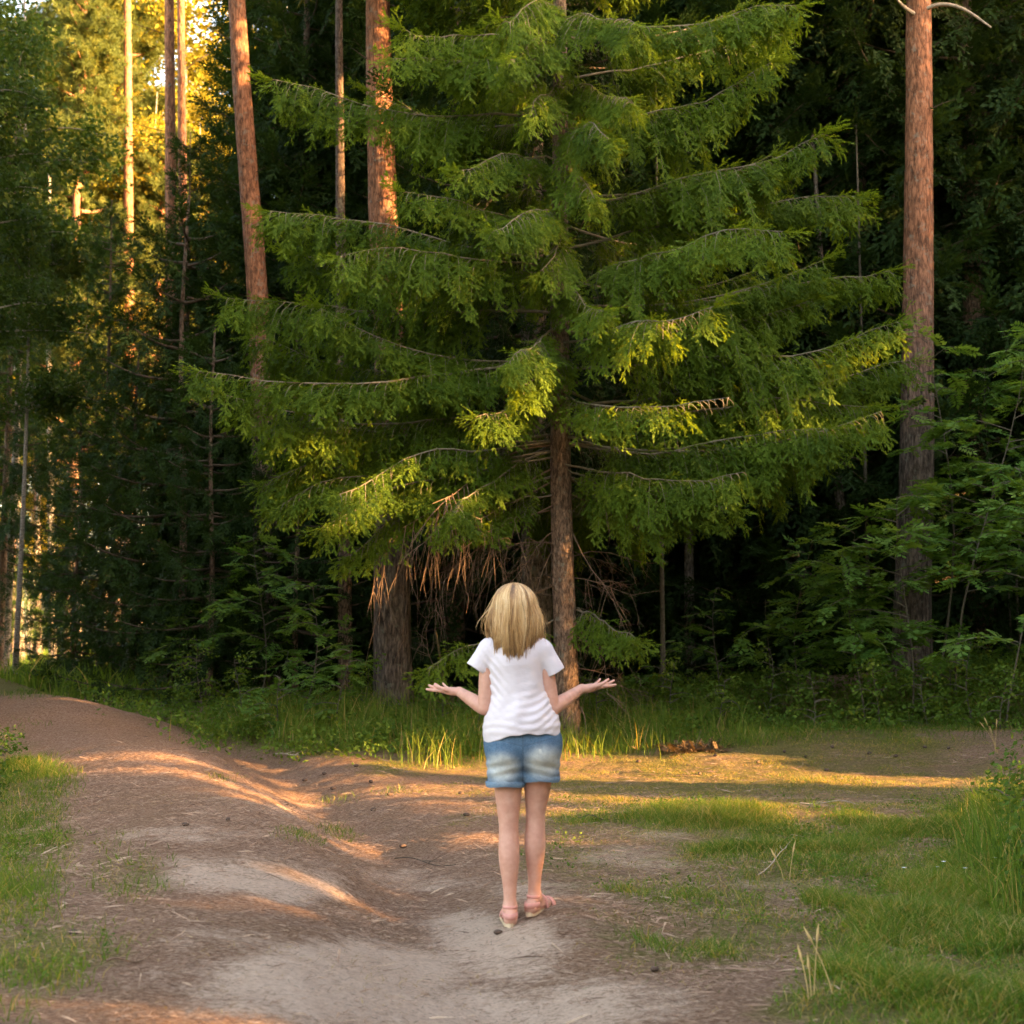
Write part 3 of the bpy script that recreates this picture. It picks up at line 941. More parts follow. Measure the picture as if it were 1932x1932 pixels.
    # dead lower branches
    def db(px0, py0, px1, py1, Y1, r0, droop, tw, hang, sub, tl):
        a = P(px0, py0, 17.0) - HB
        e = P(px1, py1, Y1) - HB
        L = np.linalg.norm(e - a)
        pl, rr = dead_branch(a, e - a, L, rng, r0, droop, tw, hang, sub, tl)
        v, f = tubes(pl, rr, 3)
        link("dead_branch", mesh_data("hero_dead_branch", v, f, M['deadtwig']), o)
    db(1048, 838, 800, 930, 15.6, .018, .05, 14, .9, 4, .28)
    db(1048, 880, 760, 985, 16.0, .016, .04, 13, 1.3, 4, .28)
    db(1048, 905, 720, 1010, 16.4, .015, .06, 11, 1.4, 4, .28)
    db(1050, 950, 870, 1010, 15.8, .012, .1, 10, .8, 3, .34)
    db(1050, 960, 800, 1060, 16.8, .012, .12, 9, 1.3, 3, .3)
    db(1050, 1000, 950, 1090, 16.3, .010, .1, 12, .6, 3, .4)
    db(1072, 900, 1290, 965, 16.4, .013, .02, 8, .5, 3, .24)
    db(1072, 930, 1240, 940, 15.9, .011, .0, 7, .4, 3, .26)
    db(1078, 1000, 1180, 1160, 16.2, .011, .15, 8, .4, 2, .26)
    db(1080, 1050, 1260, 1040, 17.0, .010, .1, 7, .4, 2, .26)
    db(1082, 1090, 1200, 1110, 16.4, .009, .1, 12, .3, 2, .4)
    db(1085, 1170, 1200, 1260, 16.1, .009, .15, 6, .3, 2, .3)
    db(1085, 1200, 1160, 1250, 15.9, .011, .3, 6, .4, 2, .35)
    db(1086, 1260, 1170, 1270, 16.5, .008, .1, 8, .3, 2, .4)
    db(1060, 1120, 1010, 1100, 16.2, .008, -.05, 6, .1, 2, .4)
    db(1088, 1330, 1110, 1390, 16.4, .010, .2, 5, .3, 2, .4)
    db(1062, 1010, 985, 1180, 16.5, .010, .3, 10, .4, 3, .4)
    for k in range(9):
        az = rng.uniform(0, 6.28)
        z = rng.uniform(.8, 3.2)
        pl, rr = dead_branch(axis_at(z), np.array([math.cos(az), math.sin(az), rng.uniform(-.3, .1)]), rng.uniform(.5, 1.6), rng, .009, .15, 10, .4, 3)
        v, f = tubes(pl, rr, 3)
        link("dead_branch", mesh_data("hero_dead_branch", v, f, M['deadtwig']), o)
def L_short(q):
    return np.linalg.norm(q[-1] - q[0]) < 2.4
build_hero()

# ------------------------------------------------------------------ stems standing at the edge of the wood
def stem_tree(name, pxs, Y, w0, w1, mat, label, top=None, crown=None, seed=0, rough=.05, group=None, cat="tree", extra=None, flare=.35):
    """a tree whose stem passes through the given photograph points at depth Y; widths in photograph pixels at the first and last point"""
    pts = np.array([P(px, py, Y) for px, py in pxs])
    base = pts[0].copy()
    base[2] = float(H(base[0], base[1], False))
    pts[0, 2] = base[2] - .3
    r0, r1 = w0 * Y / F / 2, w1 * Y / F / 2
    o = thing(name, base, label, cat, group)
    loc = pts - base
    if top:
        d = (loc[-1] - loc[-2]) / max(1e-6, (loc[-1, 2] - loc[-2, 2]))
        zt = loc[-1, 2]
        hs = np.linspace(zt + 1, top, 4)
        loc = np.concatenate([loc, [loc[-1] + d * (h - zt) * np.array([.6, .6, 1]) for h in hs]])
        r1 = r1 * .45
    link("trunk", trunk_mesh(name + "_trunk", loc, r0, r1, mat, seed, 22, 150, rough, flare), o)
    if crown:
        t = TPL[crown]
        zs = top - {'pine_a': 19, 'pine_b': 17, 'spruce_a': 18, 'spruce_b': 20, 'spruce_c': 16}[crown]
        off = np.array([loc[-1, 0], loc[-1, 1], zs])
        me = t['me']
        cut = in_beams(t['cen'] + base + off, .26)
        if cut.any():
            kv = ~cut[t['pid']]
            me = tri_mesh(crown + "_crown", t['V'][kv], t['T'][kv], t['mat'])
        link("crown", me, o, off)
        link("limbs", t['wood'], o, off)
    return o, loc, base

rngm = np.random.default_rng(77)
def stubs(o, loc, base, Y, items, mat):
    """knots and broken branch stubs: (px, py, dx, dy, length, radius)"""
    for px, py, dx, dy, L, r in items:
        z = P(px, py, Y)[2] - base[2]
        c = np.array([np.interp(z, loc[:, 2], loc[:, k]) for k in range(3)])
        D = nrm(np.array([dx, -.6, dy]))
        pl, rr = dead_branch(c + D * .1, D, L, rngm, r, -.05, 3 if L > .5 else 0, .1, 0, .3)
        v, f = tubes(pl, rr, 5)
        link("dead_branch", mesh_data("branch_stub", v, f, mat), o)

o, loc, bs = stem_tree("pine_tree", [(742, 1362), (741, 1200), (737, 680), (722, 400), (716, 180), (712, -20)], 19.0, 74, 47, M['pinebark'], "thick pine trunk grey at its foot and orange above, beside the big spruce", 20, 'pine_a', 1, .06)
stubs(o, loc, bs, 19, [(700, 120, -1, .3, .35, .014), (735, 1080, .8, 0, .12, .012), (760, 700, 1, 0, .14, .012)], M['twig'])
o, loc, bs = stem_tree("pine_tree", [(1718, 1262), (1722, 1100), (1730, 900), (1732, 600), (1734, 300), (1733, -20)], 20.0, 72, 50, M['pinebark'], "tall straight orange pine behind leafy rowan shrubs at the wood's edge", 20, 'pine_a', 2, .05)
stubs(o, loc, bs, 20, [(1733, 212, .1, .1, .05, .02), (1733, 375, .1, .05, .05, .022), (1733, 520, -.1, 0, .05, .02), (1725, 690, 0, 0, .06, .018), (1740, 520, 1, 0, .1, .014), (1750, 212, 1, .15, .45, .009), (1712, 372, -1, 0, .1, .012), (1750, 690, 1, .05, .12, .013)], M['twig'])
z = P(1733, 12, 20)[2] - bs[2]
c0 = np.array([np.interp(z, loc[:, 2], loc[:, k]) for k in range(3)])
for pts_ in ([(1740, 20), (1775, 5), (1820, 15), (1870, 52)], [(1730, 30), (1700, 10), (1680, -20)]):
    q = resample(np.array([P(px, py, 19.9 - .15 * i) for i, (px, py) in enumerate(pts_)]) - bs, 10)
    v, f = tubes(q[None], np.linspace(.035, .012, 10)[None], 6)
    link("dead_branch", mesh_data("bare_branch", v, f, M['palestick']), o)
o, loc, bs = stem_tree("pine_tree", [(505, 1330), (496, 700), (478, 440), (460, 220), (445, -20)], 24.0, 50, 38, M['pinebark'], "slim leaning pine stem with pinkish bark rising out of dark spruces", 24, 'pine_a', 4, .05)
stubs(o, loc, bs, 24, [(455, 80, -1, .2, .4, .01), (470, 330, 1, .2, .3, .01)], M['twig'])
o, loc, bs = stem_tree("pine_tree", [(330, 1290), (324, 600), (322, 300), (319, -20)], 32.0, 30, 22, M['pinebark'], "thin pine stem in front of golden sunlit crowns", 27, 'pine_a', 5, .05)
stubs(o, loc, bs, 32, [(320, 66, -1, .05, 1.4, .014), (320, 250, -1, .1, 1.5, .012)], M['twig'])
stem_tree("pine_tree", [(350, 1290), (346, 500), (341, -20)], 37.0, 24, 17, M['pinebark'], "sunlit orange pine stem just behind the thin pine", 29, 'pine_a', 6, .05)
stem_tree("pine_tree", [(246, 1290), (243, 500), (240, -20)], 46.0, 26, 20, M['pinebark'], "sunlit orange pine among golden foliage, farthest of the pines", 32, 'pine_a', 7, .05)
stem_tree("spruce_tree", [(1012, 1368), (1012, 1100), (1010, 900), (1006, 500)], 20.0, 62, 44, M['greybark'], "grey lichened spruce trunk close behind the big spruce's stem", 17, 'spruce_c', 8, .06)
stem_tree("spruce_tree", [(653, 1320), (650, 1060), (644, 600), (640, 150)], 22.0, 28, 18, M['sprucebark'], "slender brown spruce stem between two thick pines", 16, None, 9, .05)
stem_tree("spruce_tree", [(1495, 1262), (1495, 1000), (1497, 600), (1497, 50)], 24.0, 30, 10, M['greybark'], "slender mossy stem among undergrowth below the spruce's right boughs", 13, 'spruce_c', 10, .06)
for pxs, Y, w0, w1, mt, lb in (
        ([(1302, 1290), (1300, 1100), (1298, 800)], 23.5, 22, 15, 'greybark', "dim upright stem in the dark hollow under the spruce boughs"),
        ([(1627, 1262), (1605, 1130), (1590, 1000), (1570, 800)], 23.0, 24, 14, 'greybark', "leaning bare stem in the dark hollow beside the orange pine"),
        ([(1640, 1262), (1638, 1080), (1630, 800)], 22.0, 9, 6, 'stem', "pencil thin sapling beside the leaning bare stem"),
        ([(1252, 1290), (1250, 1180), (1246, 900)], 20.0, 10, 7, 'stem', "thin young sapling in shade close to the spruce's bare twigs"),
        ([(1830, 1262), (1828, 1000), (1826, 560)], 25.0, 24, 16, 'sprucebark', "dark reddish stem behind the rowan leaves, beyond the orange pine"),
        ([(1905, 1262), (1908, 900), (1912, 500)], 27.0, 26, 18, 'greybark', "dark stem deep in the wood at its right edge"),
        ([(560, 1320), (562, 900), (565, 500)], 27.0, 24, 16, 'greybark', "dark stem hidden among spruces behind the leaning pine"),
        ([(100, 1290), (96, 1000), (92, 700)], 44.0, 15, 11, 'birchbark', "pale stem before the golden clearing, nearest the dark spruces"),
        ([(72, 1290), (70, 1000), (68, 700)], 50.0, 15, 11, 'pinebark', "reddish stem before the golden clearing, between two paler stems"),
        ([(40, 1290), (36, 1000), (30, 700)], 46.0, 13, 10, 'birchbark', "slightly leaning pale stem before the golden clearing"),
        ([(16, 1290), (18, 1000), (20, 700)], 52.0, 16, 12, 'pinebark', "stem before the golden clearing at the photo's very edge"),
        ([(133, 1290), (130, 1050), (126, 800)], 48.0, 9, 7, 'stem', "thin stem where the golden clearing meets the dark spruces")):
    stem_tree("slender_tree", pxs, Y, w0, w1, M[mt], lb, 16 if Y > 40 else 9, None, int(Y * 10), .05)

# ------------------------------------------------------------------ the wood around: spruces, pines, birches
def px_x(px, Y):
    return (px - CEN) * Y / 2664.0
rt = np.random.default_rng(31)
WOOD = [
    ('spruce_b', 340, 27, .55, "dark spruce under the leaning pine, boughs to the ground"), ('spruce_b', 190, 32, .56, "tall dark spruce beside the golden crowns"),
    ('spruce_young', 395, 22.3, .8, "young dark spruce at the bend of the dirt track"), ('spruce_young', 340, 25, 1.2, "bushy young spruce just beyond the bend of the dirt track"), ('spruce_young', 250, 27, .9, "small spruce beyond the rise of the dirt track"),
    ('spruce_a', 560, 27, 1.0, "spruce standing between the leaning pine and the thick pine"), ('spruce_b', 470, 31, .85, "spruce far back between the pines"),
    ('spruce_young', 560, 22, .75, "low spruce whose tips catch yellow light left of the thick pine"),
    ('spruce_a', 700, 29, 1.05, "spruce deep behind the thick pine"), ('spruce_b', 860, 25, 1.0, "dark spruce just left behind the big spruce"), ('spruce_b', 1010, 28, 1.0, "dark spruce straight behind the woman and the big spruce"),
    ('spruce_c', 1160, 26, 1.1, "dark spruce just right behind the big spruce"), ('spruce_b', 930, 33, 1.0, "dark spruce in the last row behind the big spruce's left side"), ('spruce_a', 1270, 31, 1.1, "dark spruce in the last row behind the big spruce's right side"),
    ('spruce_c', 1385, 25.5, 1.15, "dark spruce over the hollow below the big spruce's right boughs"), ('spruce_a', 1570, 28, 1.05, "dark spruce behind the leaning bare stem"), ('spruce_c', 1660, 25, 1.1, "dark spruce close behind the orange pine, on its near side to the big spruce"),
    ('spruce_c', 1810, 24.5, 1.1, "dark spruce with long bare twigs beyond the orange pine"), ('spruce_a', 1905, 28, 1.05, "dark spruce far back beyond the orange pine"), ('spruce_b', 1720, 31, 1.0, "dark spruce in the last row behind the orange pine"),
    ('spruce_b', 1450, 33, 1.0, "dark spruce in the last row behind the slender mossy stem"), ('spruce_a', 2000, 25, 1.0, "dark spruce half outside the photo's edge beyond the rowans"), ('spruce_b', 2100, 29, 1.0, "dark spruce at the far end of the wood's edge"),
    ('spruce_c', 0, 35, .9, "spruce with reddish lit twigs beside the golden clearing"), ('spruce_b', 620, 33.5, 1.0, "spruce in the last row behind the slender brown stem"),
    ('spruce_young', 140, 30, .8, "small spruce in grass beyond the dirt track")]
for k, px, Y, s, lb in WOOD:
    place_tree(k, "spruce_tree", px_x(px, Y), Y, s, rt.uniform(0, 6.28), lb, "tree", "spruces of the dark wood behind")
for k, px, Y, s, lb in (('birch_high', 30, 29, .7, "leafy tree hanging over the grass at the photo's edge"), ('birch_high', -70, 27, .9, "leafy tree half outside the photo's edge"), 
                        ('birch_gold', 60, 58, .8, "golden lit birch in the far clearing, nearer the dark spruces"), ('birch_gold', 10, 62, .9, "golden lit birch in the far clearing, nearest the photo's edge"), ('birch_gold', 100, 66, .9, "golden lit birch at the back of the far clearing"),
                        ('birch_gold', 360, 50, 1.15, "golden crown between the thin pine and the leaning pine"), ('birch_gold', 150, 47, 1.15, "broad golden crown beside the farthest orange pine"), ('birch_gold', 270, 49, 1.2, "golden crown directly behind the thin pine"), ('birch_gold', 60, 50, 1.2, "golden crown flecked with blue sky near the photo's corner"), ('birch_high', 10, 36, 1.25, "tall dim leafy tree before the sky in the photo's corner"), ('birch_gold', 210, 58, 1.35, "highest golden crown at the photo's upper edge"), ('birch_gold', 320, 54, 1.9, "tall golden crown between the thin pine's stem and the leaning pine"), ('birch_gold', -30, 54, 1.5, "golden crown half outside the photo's upper corner"), ('birch_gold', 120, 55, 1.65, "tall golden crown left of the farthest orange pine"), ('birch_gold', 30, 60, 1.7, "tall golden crown nearest the photo's upper corner"), ('birch_gold', 290, 57, 1.65, "tall golden crown between the farthest orange pine and the thin pine"), ('birch_gold', 400, 60, 1.6, "tall golden crown beside the leaning pine"), ('birch_gold', 200, 66, 1.9, "tallest golden crown at the back of the photo's upper corner"),
                        ('birch_a', 8, 41, .3, "low green thicket at the foot of the golden clearing, at the photo's edge"), ('birch_a', 48, 43, .27, "low green thicket at the foot of the golden clearing, between the pale stems"), ('birch_a', 100, 40, .3, "low green thicket at the foot of the golden clearing, beside the dark spruces"),
                        ('birch_gold', 15, 50, .45, "low golden thicket in the far clearing at the photo's edge"), ('birch_gold', 55, 54, .48, "low golden thicket in the far clearing between two stems"), ('birch_gold', 95, 51, .42, "low golden thicket in the far clearing beside the nearest pale stem"), ('birch_gold', 140, 57, .5, "low golden thicket where the far clearing meets the dark spruces")):
    place_tree(k, "birch_tree", px_x(px, Y), Y, s, rt.uniform(0, 6.28), lb, "tree", "broadleaf trees of the wood")
for k, px, Y, s, lb in (('pine_b', 130, 45, 1.3, "golden pine crown against pale sky"), ('pine_b', 215, 52, 1.45, "golden pine crown between two orange stems"), ('pine_b', 290, 47, 1.05, "golden pine crown behind the thin pine"),
                        ('pine_b', 60, 55, 1.5, "pine crown with blue sky showing through it"), ('pine_b', 380, 56, 1.1, "pine crown far back beside the leaning pine"), ('pine_a', 20, 48, 1.0, "tall far pine at the photo's upper corner")):
    place_tree(k, "pine_tree", px_x(px, Y), Y, s, rt.uniform(0, 6.28), lb, "tree", "sunlit pines beyond the dark wood")
# last rows that close the wood
for row in range(3):
    for x in np.arange(-4.5 + row * .5, 17, 1.9):
        y = min(35.0 - .325 * (x + 10) - .8 - row * 2.4, 34) + rt.uniform(-.5, .5)
        if abs(x) > .42 * y:
            continue
        place_tree(('spruce_b', 'spruce_a', 'spruce_b')[int(row + x) % 3], "spruce_tree", x + rt.uniform(-.4, .4), y, rt.uniform(1.15, 1.4), rt.uniform(0, 6.28), "tall spruce in the dark back rows of the wood", "tree", "tall spruces in the dark back rows")
for i in range(34):
    x = -8 + i * 1.75 + rt.uniform(-.6, .6)
    y = 62 + rt.uniform(0, 10)
    place_tree(('spruce_a', 'spruce_b')[i % 2], "spruce_tree", x, y, rt.uniform(.95, 1.15), rt.uniform(0, 6.28), "distant spruce glimpsed between the nearer trunks", "tree", "distant spruces glimpsed between trunks", beams=False)
for i in range(12):
    x = -38 + i * 2.6 + rt.uniform(-.8, .8)
    place_tree(('spruce_a', 'spruce_b', 'birch_a')[i % 3], "far_tree", x, 78 + rt.uniform(0, 10), rt.uniform(.6, .75), rt.uniform(0, 6.28), "distant tree behind the golden clearing", "tree", "distant trees behind the golden clearing", beams=False)
# spruces along the clearing's right side: they stand between the low sun and the track
def clear_of_beams(x, y):
    """shift a stem sideways until it stands clear of the gaps the sun shines through"""
    bu = np.array([b[0] for b in BEAMS if b[1] < 3.0])
    for dy in (0, .2, -.2, .4, -.4, .6, -.6, .8, -.8, 1.0, -1.0, 1.2, -1.2, 1.5, -1.5):
        if np.abs(x * SU[0] + (y + dy) * SU[1] - bu).min() > .27:
            return y + dy
    return None
n = 0
for row, xo in enumerate((0, 3.0, 6.5)):
    for y in np.arange(-13 + row, 31 - 1.0 * row, 2.7):
        x = max(11.0, .40 * y + 6.2) + xo + rt.uniform(-.5, .5)
        if y > 36 - .325 * (x + 10) - 1:
            continue
        y = clear_of_beams(x, y)
        if y is None:
            continue
        place_tree('spruce_edge', "spruce_tree", x, y, rt.uniform(.68, .8), rt.uniform(0, 6.28), "spruce beside the clearing outside the photo", "tree", "spruces beside the clearing outside the photo", limbs=False)
        n += 1
# unseen spruces added behind the camera to hold back low sky light
for x in np.arange(-26, 27, 3.4):
    place_tree('spruce_edge', "spruce_tree", x + rt.uniform(-.6, .6), -19 + rt.uniform(-2, 2) - .1 * abs(x), rt.uniform(.6, .8), rt.uniform(0, 6.28), "unseen spruce added behind the camera to block low sky light", "tree", "unseen spruces added behind the camera to block sky light", limbs=False, beams=False)
# unseen spruces added on the clearing's left to darken the wood there
for row in range(2):
    for y in np.arange(11, 27, 2.6):
        place_tree('spruce_edge', "spruce_tree", -(.40 * y + 4.4 + row * 3.2) + rt.uniform(-.4, .4), y + rt.uniform(-.5, .5), rt.uniform(.75, .95), rt.uniform(0, 6.28), "unseen spruce added left of the track to darken the wood", "tree", "unseen spruces added left of the track to darken the wood", limbs=False)
# low young spruces that close the foot of that edge
for i, y in enumerate(np.arange(-12, 28, 1.9)):
    x = max(10.0, .40 * y + 5.2) + rt.uniform(0, 1.5)
    y = clear_of_beams(x, y)
    if y is None:
        continue
    place_tree('spruce_young', "young_spruce", x, y, rt.uniform(.7, 1.0), rt.uniform(0, 6.28), "young spruce at the clearing's edge outside the photo", "tree", "young spruces at the clearing's edge outside the photo", limbs=False)

# ------------------------------------------------------------------ rowan and other leafy shrubs
def rowan(seed, Ht, spread, nbr, lean=(0, 0), leaf=.2, low=.25):
    r = np.random.default_rng(seed)
    t = np.linspace(0, 1, 8)
    main = np.stack([lean[0] * t + .05 * Ht * np.sin(t * 4 + seed), lean[1] * t + .04 * Ht * np.sin(t * 3 + 2 * seed), Ht * t - .1], 1)
    pl, Ps, Ds, Ss = [main], [], [], []
    rr = [np.linspace(.006 + .003 * Ht, .003, 8)]
    for k in range(nbr):
        s = low + (1 - low) * (k + r.uniform(0, 1)) / nbr
        i = min(int(s * 7), 6)
        p0 = main[i] + (main[i + 1] - main[i]) * (s * 7 - i)
        L = spread * (1.1 - .7 * s) * r.uniform(.5, 1.15)
        q = resample(curve_bough(p0, r.uniform(0, 6.28), L, r.uniform(.05, .5), -.1, -.3, rng=r, wob=.15), 8)
        pl.append(q)
        rr.append(np.linspace(.008, .002, 8))
        m = max(4, int(L / .05))
        ss = r.uniform(.2, 1, m) * 7
        j = np.minimum(ss.astype(int), 6)
        c = q[j] + (q[j + 1] - q[j]) * (ss - j)[:, None]
        tg = nrm(q[j + 1] - q[j])
        sd = np.cross(tg, [0, 0, 1.0]) * np.where(r.uniform(0, 1, m) < .5, 1, -1)[:, None]
        Ps.append(c); Ds.append(nrm(tg * .5 + sd + np.array([0, 0, .1]) + r.normal(0, .25, (m, 3)))); Ss.append(leaf * r.uniform(.65, 1.2, m))
    Pn, D, S = np.concatenate(Ps), np.concatenate(Ds), np.concatenate(Ss)
    return np.array(pl), np.array(rr), Pn, D, S, r

def place_shrub(px, Y, seed, Ht, spread, nbr, label, leaf=.2, lean=(0, 0), low=.25, kind='rowan', name="rowan_shrub", cat="shrub", mat='rowan', group="leafy shrubs at the wood's edge"):
    x = px_x(px, Y)
    base = np.array([x, Y, float(H(x, Y, False))])
    pl, rr, Pn, D, S, r = rowan(seed, Ht, spread, nbr, lean, leaf, low)
    o = thing(name, base, label, cat, group)
    cut = in_beams(Pn + base, .05)
    Pn, D, S = Pn[~cut], D[~cut], S[~cut]
    V, T, _, _ = stamp(ROWAN if kind == 'rowan' else CLUST, Pn, D, np.tile([0, 0, 1.0], (len(Pn), 1)) + r.normal(0, .22, Pn.shape), S, np.clip(r.normal(.5, .2, len(S)) + .15 * (Pn[:, 2] / Ht - .5), 0, 1), r)
    link("leaves", tri_mesh("shrub_leaves", V, T, M[mat]), o)
    v, f = tubes(pl, rr, 5)
    link("stem", mesh_data("shrub_stems", v, f, M['stem']), o)

for a in (
    (1700, 17.6, 1, 2.9, 1.3, 20, "broad rowan shrub in front of the orange pine's foot"), (1610, 18.0, 2, 2.5, 1.2, 18, "rowan shrub beside the orange pine, leaves in flat tiers"),
    (1510, 19.0, 3, 2.2, 1.1, 14, "rowan shrub below the big spruce's right boughs"), (1835, 18.0, 4, 4.9, 1.5, 26, "tall rowan sapling beyond the orange pine, crown at mid height"),
    (1910, 16.9, 5, 3.2, 1.2, 20, "rowan shrub at the photo's right edge, leaves down to the grass"), (1770, 18.8, 6, 5.0, 1.1, 22, "slim rowan sapling touching the orange pine"),
    (1440, 20.0, 7, 1.4, .7, 9, "small rowan seedling in the dark hollow"), (1345, 20.5, 8, 1.6, .8, 10, "pale rowan seedling at the hollow's near end"), (1560, 19.2, 9, .9, .6, 8, "low rowan seedling on the grassy bank"),
    (1960, 20.5, 10, 5.2, 1.5, 26, "tall rowan sapling half outside the photo's edge"), (1880, 21.0, 20, 4.6, 1.3, 22, "rowan sapling among the dark stems at the wood's right edge"), (1230, 19.0, 11, 1.1, .6, 8, "rowan seedling beside the big spruce's bare twigs"),
    (575, 17.6, 12, 1.9, .9, 20, "bright rowan shrub beside the slender brown stem"), (480, 20.5, 13, 2.6, 1.1, 16, "rowan shrub with grey green leaves below the leaning pine"), (520, 17.2, 14, .8, .5, 9, "low rowan seedling by the dirt track's bank"),
    (400, 22.5, 15, 2.8, 1.1, 16, "rowan shrub in deep shade near the track's bend"), (640, 16.8, 16, 1.1, .6, 12, "seedling in grass before the slender brown stem"), (330, 23.5, 17, 1.7, .9, 12, "low shrub in deep shade beyond the track's rise"),
    (890, 16.4, 18, .75, .35, 9, "yellow green seedling by the woman's elbow"), (1780, 18.2, 19, .8, .6, 9, "low leafy seedling on top of the grassy bank")):
    px, Y, sd, Ht, sp, nb, lb = a
    place_shrub(px, Y, sd, Ht, sp, nb, lb, leaf=.29 if Ht > 2 else .2, low=.3 if Ht > 2 else .15, lean=(.5, 0) if px == 1835 else (.1, 0))

for i, (px, Y, Ht) in enumerate(((1130, 18.0, .8), (1270, 18.3, .9), (1360, 17.6, .7), (1450, 18.4, 1.0), (1530, 17.4, .8), (1650, 17.0, .9), (1740, 17.2, .7), (1830, 17.0, 1.1), (1890, 16.4, .8), (690, 18.2, .9), (830, 17.8, .8), (450, 18.6, 1.0), (380, 20.0, 1.1))):
    place_shrub(px, Y, 90 + i, Ht, .5, 12, "low leafy shrub on the grassy bank at the wood's edge", leaf=.17, low=.05, kind='c', name="leafy_shrub", mat='cover', group="low leafy shrubs on the grassy bank")

# tall weeds at the right-hand edge, close to the camera
for i, (px, Y, Ht) in enumerate(((1905, 9.3, .70), (1940, 9.0, .85), (1915, 8.3, .55), (1975, 8.6, .8), (1890, 9.9, .5), (1960, 9.8, .9), (1935, 7.7, .5))):
    place_shrub(px, Y, 40 + i, Ht, .22, 12, ("weed with broad leaves in the thicket at the clearing's right edge"), leaf=.13, low=.1, kind='c', name="leafy_weed", cat="weed", mat='broad', group="leafy weeds at the clearing's right edge")
for i, (px, Y, Ht) in enumerate(((-8, 11.0, .5), (-30, 10.2, .6), (12, 12.2, .45))):
    place_shrub(px, Y, 60 + i, Ht, .22, 10, ("leafy weed at the clearing's left edge by the track"), leaf=.12, low=.1, kind='c', name="leafy_weed", cat="weed", mat='broad', group="leafy weeds at the clearing's left edge")

# ------------------------------------------------------------------ grass
def blades(name, n, box, dens, h, w, seed, label, mat='grass', tint=(.4, .16), dry=.06, lean=.5, kind="stuff"):
    r = np.random.default_rng(seed)
    x, y = r.uniform(box[0], box[1], n), r.uniform(box[2], box[3], n)
    k = np.zeros(n, bool)
    z = H(x, y)
    d = dens(x, y, z)
    keep = r.uniform(0, 1, n) < d
    x, y, z, d = x[keep], y[keep], z[keep], d[keep]
    n = len(x)
    hh = h * r.uniform(.45, 1.25, n) * (.45 + .55 * d) * (.6 + .8 * vnoise(x * 2.1, y * 2.1, seed + 3))
    az = r.uniform(0, 6.28, n) + 2.5 * vnoise(x * .8, y * .8, seed + 9)
    le = np.abs(r.normal(lean, .3, n))
    dx, dy = np.cos(az), np.sin(az)
    ws = w * r.uniform(.6, 1.3, n)
    a2 = r.uniform(0, 6.28, n)
    sx, sy = np.cos(a2) * ws, np.sin(a2) * ws
    V = np.zeros((n, 7, 3))
    for i, s in enumerate((0, .4, .75)):
        off = hh * le * s ** 2
        cz = hh * s * (1 - .25 * le * s)
        ww = (1, .85, .5)[i]
        for j, sg in enumerate((-1, 1)):
            V[:, i * 2 + j] = np.stack([x + dx * off + sg * sx * ww, y + dy * off + sg * sy * ww, z + cz - .01], 1)
    V[:, 6] = np.stack([x + dx * hh * le, y + dy * hh * le, z + hh * (1 - .25 * le) - .01], 1)
    b_ = np.arange(n)[:, None] * 7
    Q = np.concatenate([b_ + [[0, 1, 3, 2]], b_ + [[2, 3, 5, 4]]])
    Tt = b_ + [[4, 5, 6]]
    ti = np.clip(r.normal(tint[0], tint[1], n) + .3 * (vnoise(x * 1.3, y * 1.3, seed + 5) - .5), 0, .78)
    ti = np.where(r.uniform(0, 1, n) < dry, r.uniform(.86, 1, n), ti)
    me = mesh_data(name, V.reshape(-1, 3), [Q, Tt], M[mat], True, {"tint": np.repeat(ti, 7)})
    tag(link(name, me), label, "grass", None, kind)

gm = lambda x, y, z: grass_mask(x, y, z)
def edge_mask(x, y, z):
    px, py = pix(np.stack([x, y, z], -1))
    m = soft(px, py, [(690, 1380, 240, 34, 1), (500, 1375, 110, 26, .8), (980, 1410, 170, 26, .8), (1150, 1385, 130, 32, .9), (840, 1425, 100, 20, .8), (1300, 1380, 150, 22, .4)])
    return np.clip(m + (fbm(x * 1.6, y * 1.6, 91) - .5) * .9 * (m > .05), 0, 1)
blades("meadow_grass", 300000, (.3, 4.6, 4.6, 11), lambda x, y, z: sstep(.52, 1.0, gm(x, y, z)) * (.2 + .8 * sstep(.38, .6, fbm(x * 2.6, y * 2.6, 33, 3))), .125, .0021, 1, "short green grass spreading over the clearing's near right corner", dry=.2, lean=.85)
blades("meadow_grass", 120000, (-4.6, -1.0, 4.6, 13), lambda x, y, z: gm(x, y, z) ** 2 * (.25 + .75 * sstep(.35, .6, fbm(x * 2.3, y * 2.3, 34, 3))), .14, .0024, 2, "green grass along the dirt track's left side", dry=.12, lean=.7)
blades("track_grass", 420000, (-2.5, 6, 5.6, 17), lambda x, y, z: gm(x, y, z) ** 1.2 * .8 * sstep(.30, .62, fbm(x * 3.4, y * 3.4, 71, 4)), .058, .0021, 3, "thin trodden yellow green grass on the right hand track", dry=.5, tint=(.5, .15), lean=1.0)
blades("bank_grass", 120000, (-7, 12, 15.5, 24), lambda x, y, z: gm(x, y, z) * (1 - .3 * edge_mask(x, y, z)) * (.3 + .7 * sstep(.35, .6, fbm(x * 1.3, y * 1.3, 35, 3))), .15, .0036, 4, "lush green grass on the bank along the wood's edge", dry=.07, tint=(.33, .16), lean=.8)
blades("tall_grass", 30000, (-5, 3, 14, 19.5), lambda x, y, z: edge_mask(x, y, z) * .8, .52, .0042, 5, "tall grass at the feet of the pine and the big spruce", tint=(.5, .15), dry=.1, lean=.35)
blades("clearing_grass", 60000, (-22, -4, 22, 60), lambda x, y, z: np.full(np.shape(x), .9), .45, .012, 6, "high green grass beyond the dirt track's rise", dry=.05)
